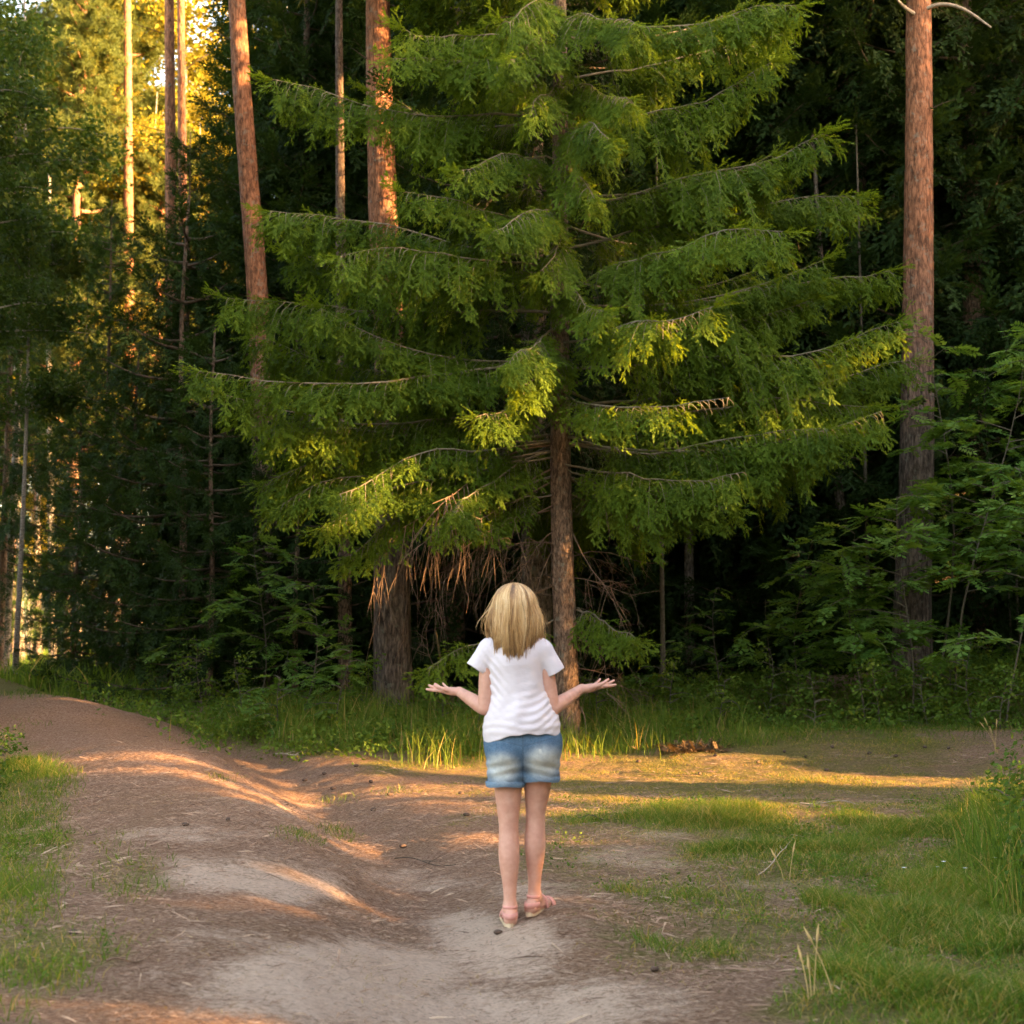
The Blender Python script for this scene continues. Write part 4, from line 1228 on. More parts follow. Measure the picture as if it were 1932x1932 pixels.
blades("weed_grass", 16000, (2.4, 5, 6.5, 11), lambda x, y, z: soft(*pix(np.stack([x, y, z], -1)), [(1920, 1600, 90, 140, 1)]), .42, .0035, 7, "tall grass among the weeds at the clearing's right edge", dry=.12, lean=.4)

# low leafy ground cover at the wood's edge
r = np.random.default_rng(8)
x, y = r.uniform(-6, 11, 30000), r.uniform(14.5, 23, 30000)
z = H(x, y, False)
px_, py_ = pix(np.stack([x, y, z], -1))
dn = soft(px_, py_, [(1550, 1330, 480, 40, .9), (1850, 1290, 200, 40, 1), (700, 1400, 240, 40, .8), (480, 1370, 160, 40, .8), (330, 1330, 120, 30, .5), (1180, 1370, 160, 30, .6)])
kp = r.uniform(0, 1, len(x)) < dn * (.2 + .7 * sstep(.4, .6, fbm(x * 1.2, y * 1.2, 87)))
Pn = np.stack([x, y, z + r.uniform(.01, .20, len(x))], 1)[kp]
V, T, _, _ = stamp(CLUST, Pn, r.normal(0, 1, Pn.shape) * [1, 1, .15], np.tile([0, 0, 1.0], (len(Pn), 1)) + r.normal(0, .25, Pn.shape), r.uniform(.09, .24, len(Pn)), np.clip(r.normal(.45, .2, len(Pn)) + .5 * (fbm(Pn[:, 0] * 1.5, Pn[:, 1] * 1.5, 19) - .5), 0, 1), r)
tag(link("ground_cover", tri_mesh("ground_cover", V, T, M['cover'])), "low leafy ground cover along the wood's edge", "ground cover", None, "stuff")

r = np.random.default_rng(18)
x, y = r.uniform(-4.2, 4.4, 30000), r.uniform(4.7, 12, 30000)
z = H(x, y)
kp = r.uniform(0, 1, len(x)) < .5 * sstep(.4, 1, grass_mask(x, y, z)) * sstep(.45, .62, fbm(x * 2.1, y * 2.1, 29))
Pn = np.stack([x, y, z + r.uniform(.005, .05, len(x))], 1)[kp]
V, T, _, _ = stamp(CLUST, Pn, r.normal(0, 1, Pn.shape) * [1, 1, .15], np.tile([0, 0, 1.0], (len(Pn), 1)) + r.normal(0, .25, Pn.shape), r.uniform(.03, .075, len(Pn)), np.clip(r.normal(.4, .2, len(Pn)), 0, 1), r)
tag(link("clover", tri_mesh("clover", V, T, M['cover'])), "small round weed leaves growing through the clearing's grass", "clover", None, "stuff")

# fallen needles and bits of twig on the track
def slivers(name, n, box, l, w, seed, label, dens):
    r = np.random.default_rng(seed)
    x, y = r.uniform(box[0], box[1], n), r.uniform(box[2], box[3], n)
    z = H(x, y)
    k = r.uniform(0, 1, n) < dens(x, y, z)
    x, y, z = x[k], y[k], z[k]
    n = len(x)
    a = r.uniform(0, 6.28, n)
    L = l * r.uniform(.4, 1.5, n)
    W = w * r.uniform(.5, 1.3, n)
    d, s = np.stack([np.cos(a), np.sin(a), r.normal(0, .18, n)], 1) * L[:, None], np.stack([-np.sin(a), np.cos(a), 0 * a], 1) * W[:, None]
    c = np.stack([x, y, z + r.uniform(.003, .010, n)], 1)
    V = np.stack([c - d * .5 - s, c - d * .5 + s, c + d * .5 + s * .4, c + d * .5 - s * .4, c + np.array([0, 0, 1.0]) * W[:, None] * 2], 1)
    b_ = np.arange(n)[:, None] * 5
    Tt = np.concatenate([b_ + t_ for t_ in ([[0, 1, 4]], [[1, 2, 4]], [[2, 3, 4]], [[3, 0, 4]])])
    me = mesh_data(name, V.reshape(-1, 3), Tt, M['litter'], False, {"tint": np.repeat(np.clip(r.normal(.45, .28, n), 0, 1), 5)})
    tag(link(name, me), label, "litter", None, "stuff")
clump = lambda x, y: sstep(.42, .66, fbm(x * 1.7, y * 1.7 , 63, 4))
slivers("needle_litter", 260000, (-3.8, 4.2, 4.6, 13), .038, .0011, 1, "brown fallen needles scattered over the dirt track", lambda x, y, z: (.18 + .8 * clump(x, y)) * (1 - .7 * gm(x, y, z)) * (1 - .65 * sand_mask(x, y, z)))
slivers("twig_litter", 4000, (-4, 5, 4.6, 15), .12, .003, 2, "bits of dry twig lying on the dirt track", lambda x, y, z: .3 + .6 * clump(x, y))
blades("dry_grass_litter", 110000, (-3.5, 5.2, 5, 15.5), lambda x, y, z: .25 * clump(x + 5, y) + .6 * gm(x, y, z) * (y > 8.5), .05, .002, 12, "flattened straw coloured grass on the track", mat='dry', tint=(.5, .3), dry=0, lean=1.6)

# ------------------------------------------------------------------ small separate things on the ground
def cone_mesh(seed):
    r = np.random.default_rng(seed)
    nr, ns = 11, 10
    t = np.linspace(0, 1, nr)
    prof = np.sin(np.pi * (t * .92 + .06)) ** .7 * .017
    V, Q = [], []
    for i in range(nr):
        a = np.linspace(0, 2 * np.pi, ns, endpoint=False) + (i % 2) * np.pi / ns
        rr = prof[i] * (1 + .25 * (np.arange(ns) % 2))
        V.append(np.stack([t[i] * .065 - .032 + 0 * a, np.cos(a) * rr, np.sin(a) * rr + .014], 1))
    idx = np.arange(nr * ns).reshape(nr, ns)
    nx = np.roll(idx, -1, 1)
    Q = np.stack([idx[:-1], nx[:-1], nx[1:], idx[1:]], -1).reshape(-1, 4)
    caps = [idx[0][::-1][None], idx[-1][None]]
    return mesh_data("cone", np.concatenate(V), [Q] + caps, M['cone'], True)
cones = [cone_mesh(i) for i in range(3)]
CONES = [(1235, 1834), (940, 1765), (138, 1765), (540, 1520), (628, 1490), (700, 1478), (735, 1502), (705, 1530), (880, 1540), (612, 1462), (575, 1475), (672, 1448),
         (1520, 1430), (1570, 1412), (1640, 1425), (1745, 1412), (1790, 1415), (1350, 1428), (1430, 1440), (1480, 1420), (1205, 1440), (1320, 1462), (1560, 1455), (1690, 1430), (430, 1550), (350, 1560), (760, 1600), (870, 1500)]
for i, (px, py) in enumerate(CONES):
    g = ground_at(px, py)
    o = link("conifer_cone", cones[i % 3], None, g + [0, 0, .001])
    o.rotation_euler = (0, rt.uniform(-.15, .15), rt.uniform(0, 6.28))
    s = .68 if g[1] < 9 else .85
    o.scale = (s, s, s)
    tag(o, "small dark fallen cone lying on the dirt", "cone", "fallen cones scattered over the track")

def stick(pxs, r0, label, mat='palestick', name="fallen_branch", seed=0, lift=.02):
    r = np.random.default_rng(seed)
    g = np.array([ground_at(px, py) for px, py in pxs])
    base = g[0].copy()
    q = resample(g - base, 10) + [0, 0, lift]
    q[:, 2] += .015 * np.sin(np.linspace(0, 7, 10) + seed)
    L = np.linalg.norm(q[-1] - q[0])
    rr = np.linspace(r0, r0 * .45, 10)
    parts = [tubes(q[None], rr[None], 6)]
    o = thing(name, base, label, "branch")
    link("stick", mesh_data("stick", *parts[0], M[mat], True), o)
    pl = []
    for k in range(3):
        i = int(r.integers(2, 8))
        d = nrm(q[i + 1] - q[i]) + np.array([r.normal(0, .6), r.normal(0, .6), r.uniform(.1, .6)])
        tw_ = q[i] + nrm(d) * (L * r.uniform(.1, .25) * np.linspace(0, 1, 5))[:, None]
        v, f = tubes(tw_[None], np.linspace(r0 * .5, r0 * .15, 5)[None], 4)
        link("side_twig", mesh_data("side_twig", v, f, M[mat]), o)
stick([(520, 1429), (560, 1427), (602, 1424)], .012, "pale bleached stick lying in the rut of the track", seed=1)
stick([(1730, 1300), (1760, 1316), (1800, 1330)], .02, "fallen bare branch lying on the grassy bank", seed=2, mat='deadtwig', lift=.15)
stick([(1510, 1520), (1560, 1518), (1620, 1522)], .006, "pale dry stick on the grass of the right hand track", seed=3)
stick([(1430, 1670), (1470, 1640), (1485, 1612)], .0035, "thin bent dry stalk lying in the green grass", seed=4, lift=.06)
stick([(1090, 1545), (1150, 1549)], .006, "short dark twig beside the woman's legs", seed=5, mat='twig')
stick([(745, 1625), (860, 1640)], .005, "thin dark twig in the rut before the woman", seed=6, mat='twig')
stick([(200, 1830), (300, 1812)], .005, "thin brown twig on the near left of the track", seed=7, mat='deadtwig')

# thin dead stem leaning at the thick pine, by the woman's left hand
a, e = ground_at(840, 1352), P(822, 1190, 15.6)
q = resample(np.array([a - [0, 0, .05], (a + e) / 2 + [.03, 0, 0], e]), 10)
o = thing("dead_sapling", a, "thin grey dead sapling standing by the woman's left hand", "sapling")
v, f = tubes((q - a)[None], np.linspace(.022, .010, 10)[None], 6)
link("stem", mesh_data("dead_sapling_stem", v, f, M['lichentwig'], True), o)
pl, rr = dead_branch(q[5] - a, np.array([-.3, -.2, .9]), .8, np.random.default_rng(3), .006, 0, 8, 0, 2)
v, f = tubes(pl, rr, 4)
link("dead_branch", mesh_data("dead_sapling_twigs", v, f, M['deadtwig']), o)

# brown withered fern heap
g = ground_at(1310, 1418)
r = np.random.default_rng(21)
Pn = g + np.stack([r.normal(0, .22, 220), r.normal(0, .14, 220), np.abs(r.normal(.008, .016, 220))], 1)
V, T, _, _ = stamp(ROWAN, Pn - g, r.normal(0, 1, Pn.shape) * [1, 1, .4] + [0, 0, .3], np.tile([0, 0, 1.0], (220, 1)) + r.normal(0, .5, Pn.shape), r.uniform(.06, .13, 220), r.uniform(0, .8, 220), r)
mt = leaf_mat("withered_leaves", [(0, (.085, .055, .03)), (1, (.19, .125, .065))], .2)
o = thing("withered_fern", g, "heap of withered brown fern beside the right hand track", "fern")
link("fronds", tri_mesh("fern_fronds", V, T, mt), o)
pl = np.array([np.array([0, 0, 0]) + nrm(r.normal(0, 1, 3) * [1, 1, .3] + [0, 0, .5]) * (r.uniform(.15, .35) * np.linspace(0, 1, 5))[:, None] for _ in range(14)])
v, f = tubes(pl, np.repeat(np.linspace(.004, .002, 5)[None], 14, 0), 3)
link("stalk", mesh_data("fern_stalks", v, f, M['deadtwig']), o)

# dry straw-coloured grass stalks with seed heads
def straw(px, py, stalks, seed, label):
    r = np.random.default_rng(seed)
    g = ground_at(px, py)
    o = thing("dry_grass_stalk", g, label, "grass stalk", "dry grass stalks standing in the clearing")
    pl = []
    for hgt, lx, ly in stalks:
        t = np.linspace(0, 1, 8)
        pl.append(np.stack([lx * t ** 1.5, ly * t ** 1.5, hgt * t - .01], 1) + r.normal(0, .012, 3) * [1, 1, 0])
    v, f = tubes(np.array(pl), np.repeat(np.linspace(.0028, .0014, 8)[None], len(pl), 0), 4)
    link("stalk", mesh_data("straw_stalk", v, f, M['straw']), o)
    hv, hf = [], []
    for q in pl:
        hd = nrm(q[-1] - q[-2])
        c = q[-1] + hd * np.linspace(-.05, .03, 7)[:, None]
        hv.append((c, np.array([.001, .004, .006, .006, .005, .003, .001])))
    v, f = tubes(np.array([a_ for a_, _ in hv]), np.array([b_ for _, b_ in hv]), 5)
    link("seed_head", mesh_data("straw_head", v, f, M['straw']), o)
M['straw'] = plain_mat("straw", (.55, .38, .16), var=.2)
straw(1535, 1890, [(.27, .02, 0), (.19, -.03, .02), (.16, -.01, 0)], 1, "upright pair of straw stalks at the near edge of the green grass")
straw(1570, 1885, [(.25, -.09, .03)], 2, "single straw stalk leaning over at the near edge of the grass")
straw(1480, 1660, [(.2, .03, 0), (.16, -.06, 0)], 3, "thin straw stalks standing in the middle of the clearing")
straw(1880, 1420, [(.35, -.1, 0), (.3, -.16, 0), (.33, .02, 0), (.25, -.05, .02)], 4, "tuft of straw stalks above the weeds at the right edge")

# white flowers among the weeds
fm = plain_mat("white_petals", (.8, .8, .76), var=.08)
fs = plain_mat("flower_stem", (.07, .14, .03))
def flower(px, py, h, seed):
    r = np.random.default_rng(seed)
    g = ground_at(px, py + 8)
    o = thing("white_flower", g, "small white flower in the grass at the clearing's right edge", "flower", "small white flowers at the clearing's right edge")
    q = np.stack([.02 * np.linspace(0, 1, 5) ** 2, 0 * np.linspace(0, 1, 5), np.linspace(-.01, h, 5)], 1)
    v, f = tubes(q[None], np.full((1, 5), .0016), 4)
    link("stem", mesh_data("flower_stem", v, f, fs), o)
    V, T = [q[-1] + [0, 0, .002]], []
    for k in range(5):
        a = 6.28 * k / 5
        d, s = np.array([math.cos(a), math.sin(a), .25]), np.array([-math.sin(a), math.cos(a), 0])
        n0 = len(V)
        V += [q[-1] + d * .008 + s * .006, q[-1] + d * .015, q[-1] + d * .008 - s * .006]
        T.append([0, n0 + 2, n0 + 1]); T.append([0, n0 + 1, n0])
    link("petals", mesh_data("flower_petals", np.array(V), np.array(T), fm), o)
for i, (px, py) in enumerate([(1864, 1596), (1878, 1604), (1892, 1596), (1868, 1636), (1845, 1648), (1762, 1652), (1815, 1660), (1775, 1672), (1872, 1660), (1700, 1668), (1905, 1640), (1890, 1625), (1925, 1610), (1840, 1600)]):
    flower(px, py, rt.uniform(.06, .2), i)

# ------------------------------------------------------------------ the woman
class Field:
    """a signed distance grid built from smoothly joined tapered limbs, meshed by surface nets"""
    def __init__(s, lo, hi, h):
        s.lo, s.h = np.array(lo, float), h
        n = np.ceil((np.array(hi) - s.lo) / h).astype(int) + 1
        s.F = np.full(n, .08, np.float32)
        s.ax = [s.lo[i] + h * np.arange(n[i]) for i in range(3)]
    def box(s, lo, hi):
        sl = []
        for i in range(3):
            a = np.clip(int((lo[i] - s.lo[i]) / s.h), 0, s.F.shape[i] - 1)
            b = np.clip(int((hi[i] - s.lo[i]) / s.h) + 2, a + 1, s.F.shape[i])
            sl.append(slice(a, b))
        X = np.meshgrid(*[s.ax[i][sl[i]] for i in range(3)], indexing='ij', sparse=True)
        return tuple(sl), X
    def cone(s, a, b, ra, rb, k=.02, sc=(1, 1, 1), sub=False):
        a, b, sc = np.array(a, float), np.array(b, float), np.array(sc, float)
        R = max(ra, rb)
        pad = R * sc + .06
        sl, X = s.box(np.minimum(a, b) - pad, np.maximum(a, b) + pad)
        c = (a + b) / 2
        A, B = (a - c) / sc, (b - c) / sc
        Pp = [(X[i] - c[i]) / sc[i] - A[i] for i in range(3)]
        BA = B - A
        L2 = max(BA @ BA, 1e-9)
        t = np.clip((Pp[0] * BA[0] + Pp[1] * BA[1] + Pp[2] * BA[2]) / L2, 0, 1)
        d = np.sqrt((Pp[0] - BA[0] * t) ** 2 + (Pp[1] - BA[1] * t) ** 2 + (Pp[2] - BA[2] * t) ** 2) - (ra + (rb - ra) * t)
        d = (d * min(sc)).astype(np.float32)
        f = s.F[sl]
        if sub:
            s.F[sl] = np.maximum(f, -d)
        else:
            h = np.clip(.5 + .5 * (d - f) / k, 0, 1)
            s.F[sl] = d + (f - d) * h - k * h * (1 - h)
    def chain(s, pts, rs, k=.02, sc=(1, 1, 1)):
        # a smooth limb: positions and radii run through the joints on a spline
        A = np.concatenate([np.array(pts, float), np.array(rs, float)[:, None]], 1)
        A = np.concatenate([2 * A[:1] - A[1:2], A, 2 * A[-1:] - A[-2:-1]])
        C = []
        for i in range(1, len(A) - 2):
            for t in np.linspace(0, 1, 7)[:-1]:
                C.append(.5 * (2 * A[i] + (A[i + 1] - A[i - 1]) * t + (2 * A[i - 1] - 5 * A[i] + 4 * A[i + 1] - A[i + 2]) * t * t + (3 * A[i] - A[i - 1] - 3 * A[i + 1] + A[i + 2]) * t ** 3))
        C.append(A[-2])
        for a, b in zip(C[:-1], C[1:]):
            s.cone(a[:3], b[:3], a[3], b[3], k, sc)
    def grid(s):
        return np.meshgrid(*s.ax, indexing='ij', sparse=True)
    def mesh(s):
        Fd = s.F
        ins = Fd < 0
        C = [(i, j, k) for i in (0, 1) for j in (0, 1) for k in (0, 1)]
        n = np.array(Fd.shape) - 1
        cnt = sum(ins[i:n[0] + i, j:n[1] + j, k:n[2] + k].astype(np.int8) for i, j, k in C)
        idx = np.argwhere((cnt > 0) & (cnt < 8))
        vals = np.stack([Fd[idx[:, 0] + i, idx[:, 1] + j, idx[:, 2] + k] for i, j, k in C], 1)
        acc, num = np.zeros((len(idx), 3)), np.zeros(len(idx))
        for a in range(8):
            for b_ in range(a + 1, 8):
                ca, cb = np.array(C[a]), np.array(C[b_])
                if np.abs(ca - cb).sum() != 1:
                    continue
                va, vb = vals[:, a], vals[:, b_]
                m = (va < 0) != (vb < 0)
                t = np.where(m, va / np.where(m, va - vb, 1), 0)
                acc += np.where(m[:, None], ca + (cb - ca) * t[:, None], 0)
                num += m
        V = (idx + acc / num[:, None]) * s.h + s.lo
        ids = np.full(n, -1, np.int32)
        ids[tuple(idx.T)] = np.arange(len(idx))
        Q = []
        for ax in range(3):
            o1, o2 = [(1, 2), (2, 0), (0, 1)][ax]
            sl0 = [slice(1, n[i]) for i in range(3)]
            sl0[ax] = slice(0, n[ax])
            sl1 = list(sl0)
            sl1[ax] = slice(1, n[ax] + 1)
            A, B = ins[tuple(sl0)], ins[tuple(sl1)]
            e = np.argwhere(A != B)
            flip = A[tuple(e.T)]
            off = np.array([sl0[i].start for i in range(3)])
            e = e + off
            def cell(d1, d2):
                c = e.copy()
                c[:, o1] -= d1
                c[:, o2] -= d2
                return ids[tuple(c.T)]
            q = np.stack([cell(1, 1), cell(0, 1), cell(0, 0), cell(1, 0)], 1)
            q[~flip] = q[~flip][:, ::-1]
            Q.append(q)
        Q = np.concatenate(Q)
        return V, Q[(Q >= 0).all(1)]

def skin_mat():
    m, nt, b = new_mat("skin")
    n1 = noise_tex(nt, 22, 5, .65)
    c = ramp(nt, n1, [(.3, (.53, .275, .20)), (.5, (.59, .32, .235)), (.7, (.64, .37, .275))])
    nt.links.new(c, b.inputs["Base Color"])
    b.inputs["Roughness"].default_value = .5
    b.inputs["Specular IOR Level"].default_value = .35
    b.inputs["Subsurface Weight"].default_value = .15
    b.inputs["Subsurface Radius"].default_value = (.02, .008, .005)
    b.inputs["Subsurface Scale"].default_value = .4
    bump(nt, b, noise_tex(nt, 160, 3, .6), .12, .002)
    return m
M['skin'] = skin_mat()

def cloth_mat():
    m, nt, b = new_mat("white_cotton")
    c = ramp(nt, noise_tex(nt, 6, 4, .6), [(.3, (.64, .585, .615)), (.7, (.70, .645, .675))])
    nt.links.new(c, b.inputs["Base Color"])
    b.inputs["Roughness"].default_value = .9
    b.inputs["Specular IOR Level"].default_value = .1
    b.inputs["Sheen Weight"].default_value = .15
    tc = N(nt, "ShaderNodeTexCoord")
    mp = N(nt, "ShaderNodeMapping")
    mp.inputs["Scale"].default_value = (9, 6, 15)
    mp.inputs["Rotation"].default_value = (0, rad(-24), 0)
    nt.links.new(tc.outputs["Object"], mp.inputs[0])
    wr = noise_tex(nt, 1, 4, .55, mp.outputs[0])
    bump(nt, b, wr, .35, .02)
    return m
M['shirt'] = cloth_mat()

def denim_mat():
    m, nt, b = new_mat("faded_denim")
    tc = N(nt, "ShaderNodeTexCoord")
    sx = N(nt, "ShaderNodeSeparateXYZ")
    nt.links.new(tc.outputs["Object"], sx.inputs[0])
    n1 = noise_tex(nt, 30, 5, .7)
    n2 = noise_tex(nt, 260, 3, .6)
    def blob(cx, cz, rx, rz):
        X = math_n(nt, 'DIVIDE', math_n(nt, 'SUBTRACT', sx.outputs[0], cx), rx)
        Z = math_n(nt, 'DIVIDE', math_n(nt, 'SUBTRACT', sx.outputs[2], cz), rz)
        d = math_n(nt, 'SQRT', math_n(nt, 'ADD', math_n(nt, 'MULTIPLY', X, X), math_n(nt, 'MULTIPLY', Z, Z)))
        mr = N(nt, "ShaderNodeMapRange", interpolation_type='SMOOTHSTEP')
        mr.inputs[1].default_value, mr.inputs[2].default_value = 1.15, .35
        nt.links.new(d, mr.inputs[0])
        return mr.outputs[0]
    f = math_n(nt, 'MAXIMUM', blob(-.110, .770, .100, .085), blob(.095, .795, .105, .095))
    f = math_n(nt, 'MAXIMUM', f, math_n(nt, 'MULTIPLY', blob(.076, .848, .012, .02), 1.4))
    f = math_n(nt, 'MULTIPLY', f, math_n(nt, 'ADD', math_n(nt, 'MULTIPLY', n1, 1.1), .35), True)
    dk = ramp(nt, n1, [(.3, (.032, .085, .165)), (.7, (.075, .165, .275))])
    hz = N(nt, "ShaderNodeMapRange")
    hz.inputs[1].default_value, hz.inputs[2].default_value = .74, .66
    nt.links.new(sx.outputs[2], hz.inputs[0])
    dk = mixc(nt, math_n(nt, 'MULTIPLY', hz.outputs[0], .5), dk, (.27, .36, .42))
    c = mixc(nt, f, dk, (.60, .62, .58))
    # stitched seams: centre back, yoke and pocket edges
    def line(val, at, w):
        return math_n(nt, 'LESS_THAN', math_n(nt, 'ABSOLUTE', math_n(nt, 'SUBTRACT', val, at)), w)
    seam = line(sx.outputs[0], -.008, .004)
    seam = math_n(nt, 'MAXIMUM', seam, line(math_n(nt, 'ADD', sx.outputs[2], math_n(nt, 'MULTIPLY', math_n(nt, 'ABSOLUTE', math_n(nt, 'ADD', sx.outputs[0], .008)), -.25)), .875, .003))
    c = mixc(nt, math_n(nt, 'MULTIPLY', seam, .6), c, (.03, .07, .13))
    c = mixc(nt, .18, c, ramp(nt, n2, [(.35, (.05, .1, .16)), (.7, (.6, .65, .7))]))
    nt.links.new(c, b.inputs["Base Color"])
    b.inputs["Roughness"].default_value = .9
    b.inputs["Specular IOR Level"].default_value = .1
    bump(nt, b, math_n(nt, 'ADD', n2, math_n(nt, 'MULTIPLY', n1, 2)), .35, .006)
    return m
M['denim'] = denim_mat()

def hair_mat():
    m, nt, b = new_mat("blonde_hair")
    c = ramp(nt, attr(nt, "tint"), [(0, (.15, .075, .03)), (.35, (.42, .235, .09)), (.7, (.66, .43, .19)), (1, (.80, .60, .34))])
    nt.links.new(c, b.inputs["Base Color"])
    b.inputs["Roughness"].default_value = .38
    b.inputs["Specular IOR Level"].default_value = .5
    return m
M['hair'] = hair_mat()
M['sandal'] = plain_mat("pink_leather", (.62, .30, .25), .5, .12)
M['sole'] = plain_mat("cork_sole", (.60, .46, .30), .7, .15, 60)
M['eye'] = plain_mat("eye_white", (.8, .78, .75), .2, .03)

def build_woman():
    feet = ground_at(990, 1738)
    ox, oy = px_x(989, 7.02), 7.02
    g0 = float(H(ox - .07, oy))
    o = thing("person", (ox, oy, g0), "woman seen from behind in white t-shirt and denim shorts, both palms turned up", "person")
    gR = float(H(ox + .05, oy + .08)) - g0
    B = Field((-.50, -.22, -.03), (.48, .36, 1.70), .0036)
    # legs
    HL, HR = (-.082, 0, .845), (.075, .01, .845)
    KL, KR = (-.077, .018, .445), (.056, .062, .455 + gR)
    AL, AR = (-.070, -.004, .085), (.049, .075, .085 + gR)
    for h_, k_, a_ in ((HL, KL, AL), (HR, KR, AR)):
        h_, k_, a_ = map(np.array, (h_, k_, a_))
        B.chain([h_, h_ * .55 + k_ * .45 + [0, .006, 0], k_ + [0, 0, .03], k_ * .68 + a_ * .32 + [0, -.012, 0], k_ * .3 + a_ * .7 + [0, -.006, 0], a_], [.090, .0690, .0480, .0510, .0345, .0280], .003)
    def foot(a_, ang):
        a_ = np.array(a_)
        z0 = a_[2] - .085 + .022
        f = np.array([math.sin(ang), math.cos(ang), 0])
        s = np.array([f[1], -f[0], 0])
        ps = [a_ - f * .034 + [0, 0, -.050], a_ + f * .10 + [0, 0, -.048], a_ + f * .155 + [0, 0, -.056]]
        for p in ps:
            p[2] = max(p[2], z0 + .012)
        B.cone(a_, ps[0] + [0, 0, .008], .028, .0285, .02)
        B.cone(ps[0], ps[0] + f * .03, .027, .027, .015)
        B.cone(a_ + f * .01, ps[1], .028, .024, .03)
        B.cone(ps[0], ps[1], .026, .026, .02)
        B.cone(ps[1] - s * .014, ps[2] - s * .018, .022, .016, .02)
        B.cone(ps[1] + s * .012, ps[2] + s * .012, .022, .015, .02)
        for i, q in enumerate((-.026, -.010, .003, .015, .026)):
            e = ps[2] + s * q * (1 if ang < .2 else 1) + f * (.034 - .006 * abs(q + .02) / .01)
            e[2] = z0 + .010
            B.cone(ps[2] + s * q * .9, e, .0105, .0088, .006)
        return a_, f, s, z0
    FL, FR = foot(AL, -.05), foot(AR, .50)
    # pelvis and torso
    B.cone((-.085, 0, .885), (.075, 0, .885), .100, .100, .04)
    B.cone((-.088, -.045, .835), (-.085, -.04, .86), .078, .08, .03)
    B.cone((.078, -.045, .84), (.075, -.04, .865), .078, .08, .03)
    B.cone((-.012, .005, .93), (-.030, .01, 1.11), .142, .112, .05, (1, .72, 1))
    B.cone((-.030, .01, 1.11), (-.045, .0, 1.27), .114, .132, .05, (1, .76, 1))
    B.cone((-.155, -.004, 1.338), (.068, -.004, 1.332), .052, .052, .05)
    B.cone((-.105, .075, 1.2), (-.105, .08, 1.2), .055, .055, .03)
    B.cone((.015, .075, 1.2), (.015, .08, 1.2), .055, .055, .03)
    B.cone((-.045, -.012, 1.34), (-.045, .004, 1.47), .056, .048, .04)
    # head: skull, jaw, face
    hc = np.array([-.046, .012, 1.553])
    B.cone(hc + [0, -.012, .018], hc + [0, .012, .022], .083, .078, .02, (.92, 1.1, 1.05))
    B.cone(hc + [0, .045, -.02], hc + [0, .062, -.085], .062, .030, .035, (.95, 1, 1))
    B.cone(hc + [-.03, .03, -.07], hc + [0, .066, -.092], .03, .022, .03)
    B.cone(hc + [.03, .03, -.07], hc + [0, .066, -.092], .03, .022, .03)
    B.cone(hc + [0, .096, .012], hc + [0, .118, -.030], .009, .014, .014)
    B.cone(hc + [-.016, .094, -.058], hc + [.016, .094, -.058], .009, .009, .010)
    B.cone(hc + [-.013, .092, -.068], hc + [.013, .092, -.068], .009, .009, .008)
    for sgn in (-1, 1):
        B.cone(hc + [sgn * .031, .108, .006], hc + [sgn * .031, .110, .006], .012, .012, sub=True)
        B.cone(hc + [sgn * .022, .092, .027], hc + [sgn * .043, .085, .027], .008, .007, .012)
        B.cone(hc + [sgn * .078, .002, .012], hc + [sgn * .076, .000, -.028], .014, .010, .008, (.5, 1, 1))
    # arms and hands
    SL, SR = np.array((-.172, -.006, 1.338)), np.array((.088, -.006, 1.332))
    EL, ER = np.array((-.195, -.015, 1.052)), np.array((.140, -.012, 1.050))
    WL, WR = np.array((-.328, .135, 1.128)), np.array((.290, .120, 1.142))
    for S_, E_, W_ in ((SL, EL, WL), (SR, ER, WR)):
        B.chain([S_, S_ * .55 + E_ * .45, E_], [.047, .0415, .0345], .003)
        B.chain([E_, E_ * .72 + W_ * .28, W_ * .92 + E_ * .08, W_], [.0345, .0360, .0240, .0215], .004)
    def hand(W_, dirn, thumb_side):
        f = nrm(dirn)
        up = nrm(np.array([0, -.12, 1.0]) - f * (np.array([0, -.12, 1.0]) @ f))
        s = np.cross(f, up)
        if s @ np.array(thumb_side) < 0:
            s = -s                                     # s points to the thumb
        k0 = W_ + f * .012
        kn = []
        for i, q in enumerate((.030, .011, -.009, -.027)):
            c = W_ + f * (.088, .092, .088, .078)[i] + s * q + up * (.004 - abs(q) * .05)
            kn.append(c)
            B.cone(k0 + s * q * .55, c, .0155, .0118, .012)
        B.cone(W_ + f * .03 + s * .018 - up * .002, W_ + f * .055 + s * .030, .017, .012, .015)
        spread = (.20, .05, -.10, -.28)
        lens = ((.042, .025, .020), (.046, .029, .021), (.042, .027, .020), (.033, .021, .018))
        for i in range(4):
            d = nrm(f + s * spread[i] - up * .03)
            p = kn[i]
            curl = (.05, .16, .20, .26)[i]
            ang = 0.0
            for j, l in enumerate(lens[i]):
                ang += curl * (.7, 1.0, .8)[j]
                q = p + (d * math.cos(ang) + up * math.sin(ang)) * l
                B.cone(p, q, (.0092, .0082, .0074)[j] * (1 if i < 3 else .88), (.0082, .0074, .0062)[j] * (1 if i < 3 else .88), .004)
                p = q
        p = W_ + f * .030 + s * .024 + up * .002
        for d, l, ra, rb in ((f * .62 + s * .75 + up * .30, .040, .0125, .0100), (f * .80 + s * .55 + up * .35, .030, .0098, .0085), (f * .9 + s * .35 + up * .42, .024, .0085, .0064)):
            q = p + nrm(d) * l
            B.cone(p, q, ra, rb, .006)
            p = q
    hand(WL, np.array([-.80, .60, .04]), (-.3, -1, 0))
    hand(WR, np.array([.88, .48, .10]), (.3, -1, 0))
    V, Q = B.mesh()
    link("body", mesh_data("woman_body", V, Q, M['skin'], True), o)
    bo = o.children[0] if len(o.children) else None
